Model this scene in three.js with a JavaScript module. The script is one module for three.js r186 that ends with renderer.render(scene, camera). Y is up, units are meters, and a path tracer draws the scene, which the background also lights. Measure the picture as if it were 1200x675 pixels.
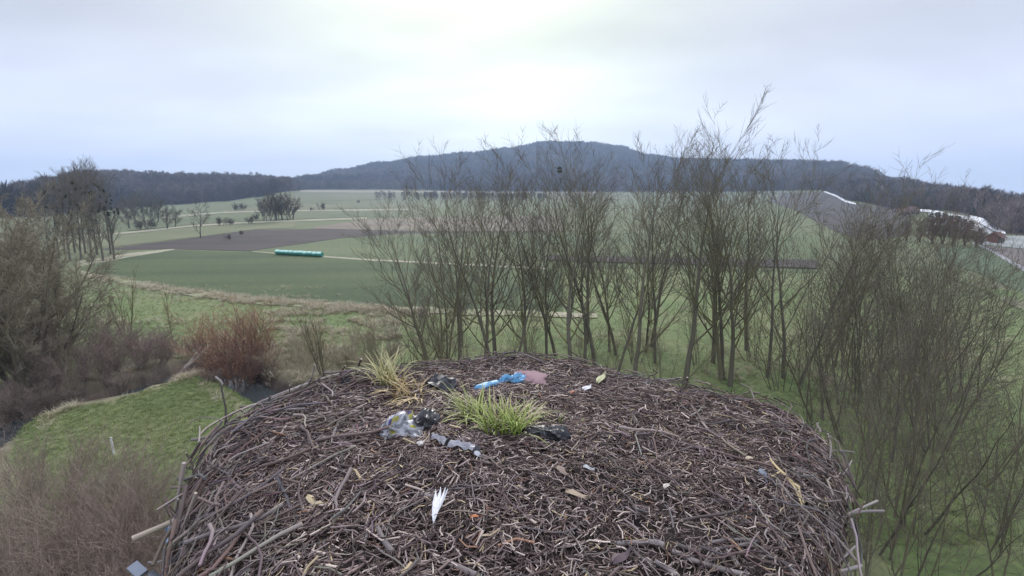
import * as THREE from 'three';
import { ImprovedNoise } from 'three/addons/math/ImprovedNoise.js';

// ------------------------------------------------------------------ camera, sky, sun, exposure
const H = 11, PITCH = 9.6 * Math.PI / 180, F = 600;              // eye height above the meadow; focal length for a 1200 px wide frame
const scene = new THREE.Scene();
const camera = new THREE.PerspectiveCamera(2 * Math.atan(337.5 / F) * 180 / Math.PI, 16 / 9, 0.05, 9000);
camera.position.set(0, H, 0); camera.rotation.set(-PITCH, 0, 0);
const renderer = new THREE.WebGLRenderer({ antialias: true });
renderer.toneMapping = THREE.LinearToneMapping;
renderer.toneMappingExposure = 1.43;
renderer.shadowMap.enabled = true;

let seedState = 1;
function seed(s) { seedState = (s * 2654435761) >>> 0; }
function rnd() { seedState = (seedState + 0x6D2B79F5) >>> 0; let t = seedState; t = Math.imul(t ^ (t >>> 15), t | 1); t ^= t + Math.imul(t ^ (t >>> 7), t | 61); return ((t ^ (t >>> 14)) >>> 0) / 4294967296; }
const rr = (a, b) => a + (b - a) * rnd();
const pick = a => a[Math.floor(rnd() * a.length)];
const clamp = (x, a = 0, b = 1) => Math.min(b, Math.max(a, x));
const smooth = t => { t = clamp(t); return t * t * (3 - 2 * t); };
const mix = (a, b, t) => a + (b - a) * t;
const V = (x, y, z) => new THREE.Vector3(x, y, z);
const perlin = new ImprovedNoise();
const n3 = (x, y, z) => perlin.noise(x + 31.7, y + 17.3, z + 53.9);
const fbm = (x, y, z, o = 4) => { let s = 0, a = 1, f = 1, t = 0; for (let i = 0; i < o; i++) { s += a * n3(x * f, y * f, z * f); t += a; a *= 0.5; f *= 2.03; } return s / t; };

const SP = Math.sin(PITCH), CP = Math.cos(PITCH);
function ray(px, py) { const cx = (px - 600) / F, cy = (337.5 - py) / F; return V(cx, cy * CP - SP, -CP - cy * SP); }
const elev = (px, py) => { const r = ray(px, py); return r.y / Math.hypot(r.x, r.z); };

const sunDir = ray(560, -22).normalize();
{ // overcast sky: thin even cloud with streaks, the sun's glow behind it
  const w = 1024, h = 512, d = new Float32Array(w * h * 4);
  for (let j = 0; j < h; j++) for (let i = 0; i < w; i++) {
    const el = ((j + 0.5) / h - 0.5) * Math.PI, phi = ((i + 0.5) / w - 0.5) * 2 * Math.PI;
    const x = Math.cos(phi) * Math.cos(el), y = Math.sin(el), z = Math.sin(phi) * Math.cos(el);
    const e = Math.max(0, y);
    const k = 1 / (e + 0.16);
    const st = fbm(x * k * 1.1, 3, z * k * 1.9, 5), st2 = fbm(x * k * 3.1 + 9, 5, z * k * 3.6, 4);
    const lum = mix(mix(1.04, 0.535, smooth(e * 3.2)), 1.4, smooth(e * 1.5 - 0.5)) * (1 + 0.17 * st + 0.05 * st2);
    let r = lum * 0.88, g = lum * 0.94, b = lum * 1.15;
    const up = smooth(e * 2.2);                                    // more milky higher up
    r = mix(r, lum * 0.93, up); g = mix(g, lum * 0.96, up); b = mix(b, lum * 1.12, up);
    const c = x * sunDir.x + y * sunDir.y + z * sunDir.z, a = Math.acos(clamp(c, -1, 1));
    const gl = Math.exp(-Math.pow(a / 0.30, 2)) * (0.8 + 0.9 * clamp(0.5 + st)) + 0.25 * Math.exp(-Math.pow(a / 0.7, 2));
    r += gl * 0.29; g += gl * 0.32; b += gl * 0.13;
    const o = (j * w + i) * 4; d[o] = r; d[o + 1] = g; d[o + 2] = b; d[o + 3] = 1;
  }
  const sky = new THREE.DataTexture(d, w, h, THREE.RGBAFormat, THREE.FloatType);
  sky.mapping = THREE.EquirectangularReflectionMapping; sky.magFilter = THREE.LinearFilter; sky.minFilter = THREE.LinearFilter; sky.wrapS = THREE.RepeatWrapping; sky.needsUpdate = true;
  scene.background = sky; scene.environment = sky;
}
const sun = new THREE.DirectionalLight(new THREE.Color(1, 0.96, 0.9), 1.4);
sun.position.copy(sunDir).multiplyScalar(80).add(V(0, H, 0)); sun.target.position.set(0, H - 1, -1); scene.add(sun, sun.target);
sun.castShadow = true; sun.shadow.radius = 22; sun.shadow.mapSize.set(4096, 4096);
Object.assign(sun.shadow.camera, { left: -60, right: 60, top: 60, bottom: -60, near: 1, far: 300 });
scene.fog = new THREE.FogExp2(new THREE.Color(0.55, 0.74, 1.0), 0.00034);

// ------------------------------------------------------------------ helpers
const used = {};
function numbered(n) { if (!(n in used)) { used[n] = 0; return n; } used[n]++; return n + '_' + String(used[n]).padStart(3, '0'); }
function tag(o, label, category, group) { o.userData.label = label; o.userData.category = category; if (group) o.userData.group = group; return o; }
function shadows(o) { o.castShadow = true; o.receiveShadow = true; return o; }
function mesh(name, geo, m, parent) { const o = shadows(new THREE.Mesh(geo, m)); if (parent && parent !== scene) { o.name = name; parent.add(o); } else { o.name = numbered(name); scene.add(o); } return o; }
function thing(name, label, category, p = V(0, 0, 0), group) { const g = new THREE.Group(); g.name = numbered(name); g.position.copy(p); scene.add(g); return tag(g, label, category, group); }
function copyOf(src, label, p, turn, sc, group) { const c = src.clone(); c.name = numbered(src.name.replace(/_\d{3}$/, '')); c.userData = { ...src.userData, label }; if (group) c.userData.group = group; c.position.copy(p); c.rotation.y = turn; c.scale.set(sc, sc, sc); scene.add(c); return c; }

class GB { // collects tubes, strips and sheets into one geometry with vertex colours
  constructor() { this.p = []; this.n = []; this.c = []; this.i = []; }
  get count() { return this.p.length / 3; }
  vert(x, y, z, nx, ny, nz, c) { this.p.push(x, y, z); this.n.push(nx, ny, nz); this.c.push(c[0], c[1], c[2]); }
  tube(pts, rad, sides, c0, c1 = c0, cap = false, flat = 1) {
    const L = pts.length, base = this.count; let ref = null;
    for (let k = 0; k < L; k++) {
      const a = pts[Math.max(0, k - 1)], b = pts[Math.min(L - 1, k + 1)];
      let tx = b.x - a.x, ty = b.y - a.y, tz = b.z - a.z; const tl = Math.hypot(tx, ty, tz) || 1; tx /= tl; ty /= tl; tz /= tl;
      if (!ref) ref = Math.abs(ty) > 0.9 ? [1, 0, 0] : [0, 1, 0];
      let ux = ref[1] * tz - ref[2] * ty, uy = ref[2] * tx - ref[0] * tz, uz = ref[0] * ty - ref[1] * tx; const ul = Math.hypot(ux, uy, uz) || 1; ux /= ul; uy /= ul; uz /= ul;
      const vx = ty * uz - tz * uy, vy = tz * ux - tx * uz, vz = tx * uy - ty * ux;
      const f = k / (L - 1), cc = [mix(c0[0], c1[0], f), mix(c0[1], c1[1], f), mix(c0[2], c1[2], f)];
      for (let s = 0; s < sides; s++) {
        const an = s / sides * Math.PI * 2, ca = Math.cos(an), sa = Math.sin(an) * flat, r = rad[k];
        this.vert(pts[k].x + (ux * ca + vx * sa) * r, pts[k].y + (uy * ca + vy * sa) * r, pts[k].z + (uz * ca + vz * sa) * r, ux * ca + vx * sa, uy * ca + vy * sa, uz * ca + vz * sa, cc);
      }
      if (k) for (let s = 0; s < sides; s++) { const s2 = (s + 1) % sides, A = base + (k - 1) * sides, B = base + k * sides; this.i.push(A + s, A + s2, B + s, A + s2, B + s2, B + s); }
    }
    if (cap) for (const e of [0, L - 1]) {
      const q = pts[e], o = pts[e ? L - 2 : 1], t = V(q.x - o.x, q.y - o.y, q.z - o.z).normalize(), cb = this.count, cc = cap === true ? (e ? c1 : c0) : cap;
      for (let s = 0; s < sides; s++) { const b = (base + e * sides + s) * 3; this.vert(this.p[b], this.p[b + 1], this.p[b + 2], t.x, t.y, t.z, cc); }
      for (let s = 1; s < sides - 1; s++) e ? this.i.push(cb, cb + s, cb + s + 1) : this.i.push(cb, cb + s + 1, cb + s);
    }
  }
  tri(a, b, c, col) { const n = V().crossVectors(b.clone().sub(a), c.clone().sub(a)).normalize(), k = this.count; for (const q of [a, b, c]) this.vert(q.x, q.y, q.z, n.x, n.y, n.z, col); this.i.push(k, k + 1, k + 2); }
  blade(p, dir, up, len, w, bend, c0, c1, segs = 3) { // a bent grass blade
    const side = V().crossVectors(dir, up).normalize(), k0 = this.count, d = dir.clone(), q = p.clone(), dn = V(0, -1, 0), nn = V();
    for (let s = 0; s <= segs; s++) {
      const f = s / segs, ww = w * (1 - f * f * 0.92), cc = [mix(c0[0], c1[0], f), mix(c0[1], c1[1], f), mix(c0[2], c1[2], f)];
      nn.crossVectors(side, d).normalize();
      this.vert(q.x - side.x * ww, q.y - side.y * ww, q.z - side.z * ww, nn.x, nn.y, nn.z, cc); this.vert(q.x + side.x * ww, q.y + side.y * ww, q.z + side.z * ww, nn.x, nn.y, nn.z, cc);
      if (s) { const b = k0 + (s - 1) * 2; this.i.push(b, b + 1, b + 2, b + 2, b + 1, b + 3); }
      d.addScaledVector(dn, bend / segs).normalize(); q.addScaledVector(d, len / segs);
    }
  }
  build() { const g = new THREE.BufferGeometry(); g.setAttribute('position', new THREE.Float32BufferAttribute(this.p, 3)); g.setAttribute('normal', new THREE.Float32BufferAttribute(this.n, 3)); g.setAttribute('color', new THREE.Float32BufferAttribute(this.c, 3)); g.setIndex(this.i); return g; }
}
const vc = (rough = 0.9, extra = {}) => new THREE.MeshStandardMaterial({ vertexColors: true, roughness: rough, side: THREE.DoubleSide, ...extra });
const plain = (r, g, b, rough = 0.85, extra = {}) => new THREE.MeshStandardMaterial({ color: new THREE.Color().setRGB(r, g, b), roughness: rough, ...extra });
function noiseTex(size, lo, hi, freq, oct, sd, rep) { // tileable grain, multiplied with the base colour
  const d = new Uint8Array(size * size * 4), t2 = Math.PI * 2;
  for (let j = 0; j < size; j++) for (let i = 0; i < size; i++) {
    const u = i / size, v = j / size; let s = 0, a = 1, f = freq, tt = 0;
    for (let o = 0; o < oct; o++) { const P = f, x = u * P, y = v * P; // blend four shifted copies so that the edges meet
      const q = mix(mix(n3(x, y, sd + o), n3(x - P, y, sd + o), u), mix(n3(x, y - P, sd + o), n3(x - P, y - P, sd + o), u), v); s += a * q * 1.5; tt += a; a *= 0.62; f *= 2; }
    const val = clamp(mix(lo, hi, clamp(0.5 + s / tt * 1.3)) * 255, 0, 255), o = (j * size + i) * 4; d[o] = d[o + 1] = d[o + 2] = val; d[o + 3] = 255;
  }
  const t = new THREE.DataTexture(d, size, size); t.wrapS = t.wrapT = THREE.RepeatWrapping; t.magFilter = THREE.LinearFilter; t.minFilter = THREE.LinearMipmapLinearFilter; t.generateMipmaps = true; t.repeat.set(rep, rep); t.needsUpdate = true; return t;
}

// ------------------------------------------------------------------ terrain
function tab(t, x) { if (x <= t[0][0]) return t[0][1]; for (let i = 1; i < t.length; i++) if (x <= t[i][0]) return mix(t[i - 1][1], t[i][1], smooth((x - t[i - 1][0]) / (t[i][0] - t[i - 1][0]))); return t[t.length - 1][1]; }
const SKYL = [[-200, 246], [0, 240], [30, 228], [62, 217], [105, 208], [150, 207], [200, 208], [250, 210], [300, 212], [342, 215], [362, 213], [400, 204], [450, 195], [500, 188], [550, 183], [600, 177], [640, 170], [690, 171], [720, 175], [760, 186], [800, 191], [860, 192], [940, 196], [975, 199], [1000, 205], [1050, 215], [1100, 226], [1150, 234], [1200, 241], [1400, 262]];
const CREST = [[-200, 700], [45, 720], [150, 950], [330, 1000], [372, 2000], [600, 2300], [760, 2200], [900, 1900], [980, 1500], [1060, 1150], [1200, 900]];
const BASEY = [[-200, 254], [45, 254], [110, 248], [160, 243], [200, 240], [260, 236], [300, 231], [340, 224], [362, 222], [450, 222], [600, 225], [850, 225], [960, 223], [1000, 236], [1060, 247], [1090, 246], [1120, 248], [1150, 255], [1175, 272], [1200, 276], [1400, 290]];
const BASED = [[-200, 400], [45, 420], [110, 560], [170, 680], [330, 720], [366, 1150], [850, 1200], [960, 800], [1000, 620], [1060, 500], [1120, 420], [1160, 330], [1200, 290], [1400, 260]];
const pxOf = (x, z) => z > -1e-3 ? (x > 0 ? 1400 : -200) : clamp(600 + F * (x / -z) / CP, -200, 1400);
function coarse(x, z) {
  const d = Math.hypot(x, z); if (d < 130) return 0;
  const px = pxOf(x, z), db = tab(BASED, px), hb = H + db * elev(px, tab(BASEY, px));
  if (d <= db) return hb * Math.pow((d - 130) / (db - 130), 1.6);
  const dc = tab(CREST, px), hc = H + dc * elev(px, tab(SKYL, px)) - 9, t = (d - db) / (dc - db);
  if (t < 1) return hb + (hc - hb) * mix(t, smooth(t), 0.6) + 5 * n3(x / 90, 0, z / 90) * smooth(t * 6) * (1 - smooth(t * 5 - 4));
  return hc - Math.pow((d - dc) / 900, 2) * 60;
}
function groundAt(px, py) { // where the photo's pixel meets the coarse terrain
  const r = ray(px, py); let t = 2, p = 2;
  for (let k = 0; k < 4000; k++) { if (H + r.y * t < coarse(r.x * t, r.z * t)) { let a = p, b = t; for (let q = 0; q < 30; q++) { const m = (a + b) / 2; (H + r.y * m < coarse(r.x * m, r.z * m)) ? b = m : a = m; } t = b; break; } p = t; t *= 1.012; }
  return V(r.x * t, coarse(r.x * t, r.z * t), r.z * t);
}
const creekPx = [[-130, 560], [-40, 522], [8, 487], [70, 466], [130, 455], [190, 437], [228, 425], [262, 428], [296, 446], [335, 468], [390, 500], [470, 540], [620, 575], [800, 590]];
const creekCurve = new THREE.CatmullRomCurve3(creekPx.map(([a, b]) => groundAt(a, b)));
const creekPts = creekCurve.getSpacedPoints(160);
function creekDist(x, z) { let m = 1e9; for (const c of creekPts) { const q = (c.x - x) ** 2 + (c.z - z) ** 2; if (q < m) m = q; } return Math.sqrt(m); }
function ground(x, z) {
  let y = coarse(x, z); const d = Math.hypot(x, z);
  if (d < 70) { y += 0.10 * fbm(x / 5, 0, z / 5, 3) * smooth(d / 8) * smooth((68 - d) / 20); const c = creekDist(x, z); if (c < 4) y -= 1.35 * (1 - smooth((c - 0.6) / 1.1)); }
  return y;
}
// colours of the ground (linear)
const C = { meadow: [0.13, 0.19, 0.055], meadow2: [0.21, 0.235, 0.095], straw: [0.34, 0.29, 0.19], litter: [0.13, 0.10, 0.07], soil: [0.075, 0.055, 0.042], pasture: [0.14, 0.165, 0.072], wood: [0.09, 0.075, 0.065] };
const lerp3 = (a, b, t) => [mix(a[0], b[0], t), mix(a[1], b[1], t), mix(a[2], b[2], t)];
const meadowPx = [[22, 500], [60, 482], [130, 470], [200, 448], [232, 440], [262, 446], [305, 462], [360, 480], [420, 520], [420, 680], [200, 680], [60, 600], [10, 540]];
const meadowPoly = meadowPx.map(([a, b]) => groundAt(a, b));
function inPoly(x, z, P) { let c = false; for (let i = 0, j = P.length - 1; i < P.length; j = i++) if ((P[i].z > z) !== (P[j].z > z) && x < (P[j].x - P[i].x) * (z - P[i].z) / (P[j].z - P[i].z) + P[i].x) c = !c; return c; }
function groundColour(x, z) {
  const d = Math.hypot(x, z), n = fbm(x / 7, 2, z / 7, 4), nf = fbm(x / 1.3, 7, z / 1.3, 3);
  const cr = d < 70 ? creekDist(x, z) : 99;
  let c = lerp3(C.meadow, C.meadow2, clamp(0.45 + n * 1.4 + nf * 0.5));
  if (d > 60) c = lerp3(c, C.pasture, smooth((d - 60) / 60) * 0.9);
  if (cr < 7 && !inPoly(x, z, meadowPoly)) c = lerp3(c, lerp3(C.litter, C.straw, clamp(0.3 + nf)), 0.8 * smooth((7 - cr) / 3));
  if (cr < 1.8) c = lerp3(c, C.soil, smooth((1.8 - cr) / 0.5));
  else if (cr < 2.9) c = lerp3(c, C.straw, smooth((2.9 - cr) / 0.5) * clamp(0.35 + nf * 1.5));
  if (nf > 0.22 && d < 90) c = lerp3(c, C.straw, clamp((nf - 0.22) * 1.6) * 0.7);
  const px = pxOf(x, z); if (d > tab(BASED, px) - 6) c = lerp3(C.wood, C.litter, clamp(0.5 + n));
  if (x < -6 && d < 18) c = lerp3(c, C.litter, clamp(0.55 + n * 1.3));
  return c;
}
const grainGrass = noiseTex(256, 0.55, 1.0, 8, 5, 3, 1), grainSoil = noiseTex(256, 0.72, 1.0, 8, 5, 11, 1);
{
  const az = []; for (let a = -180; a < 180;) { az.push(a); a += Math.abs(a) < 62 ? 0.5 : 4; } az.push(180);
  const rad = [0.01]; for (let r = 1.5; r < 3300; r *= r < 70 ? 1.022 : 1.03) rad.push(r);
  const p = [], c = [], uv = [], idx = [], W = az.length;
  for (const r of rad) for (const a of az) { const t = a * Math.PI / 180, x = Math.sin(t) * r, z = -Math.cos(t) * r; p.push(x, ground(x, z), z); c.push(...groundColour(x, z)); uv.push(x / 4, z / 4); }
  for (let j = 0; j < rad.length - 1; j++) for (let i = 0; i < W - 1; i++) { const a = j * W + i, b = a + W; idx.push(a, a + 1, b, b, a + 1, b + 1); }
  const g = new THREE.BufferGeometry(); g.setAttribute('position', new THREE.Float32BufferAttribute(p, 3)); g.setAttribute('color', new THREE.Float32BufferAttribute(c, 3)); g.setAttribute('uv', new THREE.Float32BufferAttribute(uv, 2)); g.setIndex(idx); g.computeVertexNormals();
  const m = vc(0.95, { map: grainGrass, bumpMap: grainGrass, bumpScale: 0.05 });
  mesh('terrain', g, m, scene).userData.kind = 'structure';
}
{ // creek water: a ribbon in the carved bed
  const p = [], idx = [], n = 160; for (let k = 0; k <= n; k++) { const q = creekCurve.getPointAt(k / n), t = creekCurve.getTangentAt(k / n), s = V(-t.z, 0, t.x).normalize(); for (const w of [-1.0, 1.0]) p.push(q.x + s.x * w, -0.82, q.z + s.z * w); if (k < n) { const a = k * 2; idx.push(a, a + 1, a + 2, a + 2, a + 1, a + 3); } }
  const g = new THREE.BufferGeometry(); g.setAttribute('position', new THREE.Float32BufferAttribute(p, 3)); g.setIndex(idx); g.computeVertexNormals();
  mesh('creek_water', g, plain(0.05, 0.06, 0.06, 0.06, { side: THREE.DoubleSide }), scene).userData.kind = 'structure';
}
// field sheets: far and near edges given where the photo shows them, laid on the terrain
let lift = 0.01;
function field(name, x0, x1, top, bottom, ca, cb, o = {}) {
  const NX = o.nx || 60, NY = o.ny || 10, p = [], c = [], uv = [], idx = [], rel = o.lift ?? (lift += 0.004);
  for (let j = 0; j <= NY; j++) for (let i = 0; i <= NX; i++) {
    const x = mix(x0, x1, i / NX), yt = lin(top, x), yb = Math.max(yt + 0.15, lin(bottom, x)), j1 = (j === 0 || j === NY) ? (o.rag ?? 0.25) * n3(x / 4.3, j * 3.1, 1) : 0;
    const q = groundAt(x, mix(yt, yb, j / NY) + j1), n = fbm(q.x / (o.scale || 14), 4, q.z / (o.scale || 14), 3) + (o.rows ? 0.55 * n3(0, (q.z + q.x * 0.12) / o.rows, 3) : 0);
    p.push(q.x, ground(q.x, q.z) + rel + Math.hypot(q.x, q.z) * 0.0003, q.z); c.push(...lerp3(ca, cb, clamp(0.5 + n * 1.6))); uv.push(q.x / 5, q.z / 5);
    if (i < NX && j < NY) { const a = j * (NX + 1) + i, b = a + NX + 1; idx.push(a, b, a + 1, a + 1, b, b + 1); }
  }
  const g = new THREE.BufferGeometry(); g.setAttribute('position', new THREE.Float32BufferAttribute(p, 3)); g.setAttribute('color', new THREE.Float32BufferAttribute(c, 3)); g.setAttribute('uv', new THREE.Float32BufferAttribute(uv, 2)); g.setIndex(idx); g.computeVertexNormals();
  const m = mesh(name, g, o.mat || (o.soil ? fieldSoil : fieldGrass), scene); m.userData.kind = 'structure'; return m;
}
function lin(t, x) { if (x <= t[0][0]) return t[0][1]; for (let i = 1; i < t.length; i++) if (x <= t[i][0]) return mix(t[i - 1][1], t[i][1], (x - t[i - 1][0]) / (t[i][0] - t[i - 1][0])); return t[t.length - 1][1]; }
const fieldGrass = vc(0.95, { map: grainGrass }), fieldSoil = vc(0.95, { map: grainSoil, bumpMap: grainSoil, bumpScale: 0.08 });
const G1 = [0.085, 0.125, 0.045], G2 = [0.135, 0.165, 0.065], PALE1 = [0.42, 0.39, 0.27], PALE2 = [0.27, 0.28, 0.17], PL1 = [0.036, 0.027, 0.023], PL2 = [0.06, 0.046, 0.039], PK1 = [0.17, 0.14, 0.10], PK2 = [0.22, 0.19, 0.13];
const WH1 = [0.044, 0.078, 0.02], WH2 = [0.076, 0.108, 0.03];
field('winter_wheat_field', 96, 660, [[96, 314], [150, 302], [190, 293], [290, 295.5], [430, 305], [660, 316]], [[96, 318], [150, 327], [200, 336], [300, 349], [420, 357], [660, 366]], WH1, WH2, { scale: 22, rows: 5, nx: 90, ny: 60 });
field('field_margin', 90, 205, [[90, 307], [150, 297], [205, 291.5]], [[90, 313], [150, 302], [205, 293]], PALE1, PALE2, { scale: 6 });
field('ploughed_field', 120, 640, [[120, 292], [180, 285], [235, 278], [300, 269.5], [400, 268], [470, 271], [640, 271.5]], [[120, 293], [200, 292], [290, 294.5], [360, 285], [400, 279], [470, 274], [640, 272.5]], PL1, PL2, { soil: 1, rows: 3, scale: 18, nx: 80, ny: 40 });
field('grass_field', 290, 960, [[290, 294.8], [360, 285.4], [400, 279.4], [470, 274.5], [640, 273], [960, 275]], [[290, 295.2], [430, 303.5], [640, 313], [960, 320]], G1, G2, { scale: 25, nx: 80, ny: 14 });
field('field_path', 296, 640, [[296, 294.8], [430, 303.6], [640, 314]], [[296, 295.6], [430, 305.4], [640, 316]], PALE1, [0.36, 0.34, 0.25], { scale: 4, ny: 3, nx: 90 });
field('stubble_field', 368, 660, [[368, 266.5], [430, 257], [480, 255], [650, 253], [960, 252]], [[368, 268], [470, 270.5], [650, 271], [960, 273]], PK1, PK2, { soil: 1, rows: 6, scale: 30 });
field('grass_field', 60, 345, [[60, 282], [145, 275], [230, 266], [300, 262], [345, 260]], [[60, 294], [145, 288], [235, 277.5], [300, 269], [345, 267]], [0.14, 0.165, 0.07], [0.19, 0.2, 0.10], { scale: 20 });
field('field_margin', 60, 430, [[60, 279], [150, 272], [230, 263.5], [300, 259.5], [430, 254.5]], [[60, 281], [150, 274], [230, 265.5], [300, 261.5], [430, 257]], PALE1, PALE2, { scale: 10, ny: 4 });
field('grass_field', 150, 470, [[150, 262], [200, 258], [300, 254], [390, 247], [470, 247]], [[150, 271], [230, 263], [300, 259], [430, 254], [470, 254]], [0.10, 0.135, 0.055], [0.145, 0.165, 0.075], { scale: 30 });
field('field_margin', 190, 480, [[190, 254], [260, 248], [330, 246.5], [480, 244.5]], [[190, 256.5], [260, 250], [330, 248], [480, 246.5]], PALE1, PALE2, { scale: 12, ny: 4 });
field('grass_field', 235, 480, [[235, 247], [300, 239.5], [345, 237], [480, 235]], [[235, 249.5], [300, 247], [345, 246], [480, 244]], [0.10, 0.135, 0.055], [0.18, 0.18, 0.09], { scale: 40 });
field('grass_field', 300, 960, [[300, 233], [345, 226], [480, 226.5], [960, 228]], [[300, 238.5], [345, 236], [480, 233], [960, 236]], [0.12, 0.15, 0.06], [0.18, 0.18, 0.09], { scale: 50 });
field('stubble_field', 352, 700, [[352, 223], [700, 225]], [[352, 225.5], [700, 227]], [0.27, 0.24, 0.17], [0.31, 0.28, 0.20], { scale: 50, soil: 1 });
field('ploughed_field', 640, 960, [[640, 300], [800, 303], [960, 306]], [[640, 306], [800, 311], [960, 316]], PL1, PL2, { soil: 1, rows: 4, lift: 0.2 });
field('straw_margin', 95, 700, [[95, 319], [150, 328], [200, 337], [300, 350], [420, 358], [700, 368]], [[95, 323], [150, 334], [200, 344], [300, 356], [420, 365], [700, 374]], PALE1, C.meadow2, { scale: 2.2, rag: 2.4, nx: 110, ny: 8 });
// the slope on the right: bare field, white sheets, farm fields and the road
field('ploughed_field', 880, 1068, [[880, 227], [968, 225.2], [985, 233], [1000, 238], [1030, 243], [1068, 249]], [[880, 229], [930, 246], [980, 272], [1010, 282], [1068, 276]], [0.05, 0.046, 0.04], [0.075, 0.066, 0.055], { soil: 1, rows: 8, scale: 40, ny: 20 });
const white = plain(0.8, 0.81, 0.82, 0.6, { side: THREE.DoubleSide });
field('snow_strip', 966, 1003, [[966, 224.6], [980, 229], [990, 235], [1003, 239.5]], [[966, 226], [980, 231.5], [990, 237.6], [1003, 240.6]], C.straw, C.straw, { mat: white, ny: 3, lift: 0.5 });
field('snow_strip', 1072, 1105, [[1072, 246], [1088, 246.5], [1105, 249.5]], [[1072, 248.6], [1088, 249.8], [1105, 253]], C.straw, C.straw, { mat: white, ny: 3, lift: 0.5 });
field('snow_strip', 1136, 1178, [[1136, 253.5], [1152, 257], [1164, 264], [1178, 273.5]], [[1136, 256], [1152, 265.5], [1164, 272], [1178, 276]], C.straw, C.straw, { mat: white, ny: 5, lift: 0.5 });
field('pale_field', 1088, 1164, [[1088, 250], [1110, 250], [1136, 254.5], [1152, 264], [1164, 271]], [[1088, 263], [1120, 266], [1164, 276]], [0.76, 0.77, 0.77], [0.5, 0.52, 0.47], { scale: 30, rag: 0.8 });
field('pale_field', 1150, 1330, [[1150, 276], [1200, 277], [1330, 284]], [[1150, 287], [1200, 292], [1330, 312]], [0.24, 0.26, 0.24], [0.36, 0.37, 0.35], { scale: 25, soil: 1 });
field('ploughed_field', 1150, 1330, [[1150, 288], [1200, 293], [1330, 313]], [[1150, 289.5], [1170, 298], [1200, 313], [1330, 372]], [0.13, 0.11, 0.105], [0.17, 0.145, 0.13], { scale: 20, soil: 1 });
field('asphalt_road', 1140, 1330, [[1140, 284], [1160, 292.5], [1200, 313.5], [1330, 372]], [[1140, 285.5], [1160, 295], [1200, 319], [1330, 384]], [0.30, 0.30, 0.31], [0.36, 0.36, 0.37], { scale: 3, soil: 1, ny: 4 });
field('grass_field', 1100, 1330, [[1100, 290], [1145, 290], [1160, 296], [1200, 320], [1330, 386]], [[1100, 305], [1150, 322], [1200, 345], [1330, 420]], [0.085, 0.13, 0.06], [0.11, 0.155, 0.075], { scale: 14 });
field('straw_margin', 1100, 1330, [[1100, 306], [1150, 323], [1200, 346], [1330, 421]], [[1100, 322], [1150, 340], [1200, 366], [1330, 450]], [0.2, 0.19, 0.115], C.meadow, { scale: 5, rag: 2 });

// ------------------------------------------------------------------ trees
const BARK = { grey: [0.125, 0.108, 0.092], brown: [0.12, 0.092, 0.072], lichen: [0.24, 0.23, 0.085], pale: [0.22, 0.195, 0.165], rust: [0.27, 0.13, 0.07], olive: [0.17, 0.15, 0.08], dark: [0.065, 0.055, 0.05] };
const bark = vc(0.92);
const Y = V(0, 1, 0);
function bend(dir, ang) { const a = V(rr(-1, 1), rr(-1, 1), rr(-1, 1)).cross(dir).normalize(); return dir.clone().multiplyScalar(Math.cos(ang)).addScaledVector(a, Math.sin(ang)).normalize(); }
// one limb and all that grows on it; o.levels describes each order of branching
function limb(gb, p, dir, len, r, lv, o) {
  const L = o.levels[lv], n = L.seg, pts = [p.clone()], rad = [r], d = dir.clone(), q = p.clone(), tip = L.tip ?? 0.35;
  const dirs = [d.clone()];
  for (let k = 1; k <= n; k++) {
    d.addScaledVector(V(rr(-1, 1), rr(-1, 1), rr(-1, 1)), L.wob).addScaledVector(Y, L.up).normalize(); q.addScaledVector(d, len / n); pts.push(q.clone()); rad.push(r * mix(1, tip, Math.pow(k / n, 0.9))); dirs.push(d.clone());
  }
  const tint = clamp(0.5 + 0.9 * n3(p.x * 1.3, p.y * 0.9, p.z * 1.3) + rr(-0.2, 0.2)), j = rr(0.75, 1.2);
  const c = lerp3(o.c0, o.c1, tint * (L.lichen ?? 0.5)).map(v => v * j), c2 = o.tipC ? lerp3(c, o.tipC, lv / (o.levels.length - 1)) : c;
  gb(lv).tube(pts, rad, L.sides, c, c2);
  if (lv + 1 >= o.levels.length) return;
  const N = o.levels[lv + 1], cnt = Math.max(1, Math.round(L.kids * rr(0.75, 1.25)));
  for (let k = 0; k < cnt; k++) {
    const f = mix(L.from, 1, (k + rnd()) / cnt), x = Math.min(n - 1e-4, f * n), i = Math.floor(x), pp = pts[i].clone().lerp(pts[i + 1], x - i), rad1 = mix(rad[i], rad[i + 1], x - i);
    const nd = bend(dirs[Math.min(n, i + 1)], rr(L.ang[0], L.ang[1]));
    if (L.rise) nd.addScaledVector(Y, L.rise).normalize();
    limb(gb, pp, nd, len * rr(N.len[0], N.len[1]) * (lv ? mix(1.15, 0.55, f) : mix(1.05, 0.85, f)), Math.max(o.min, rad1 * N.r), lv + 1, o);
  }
}
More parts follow.
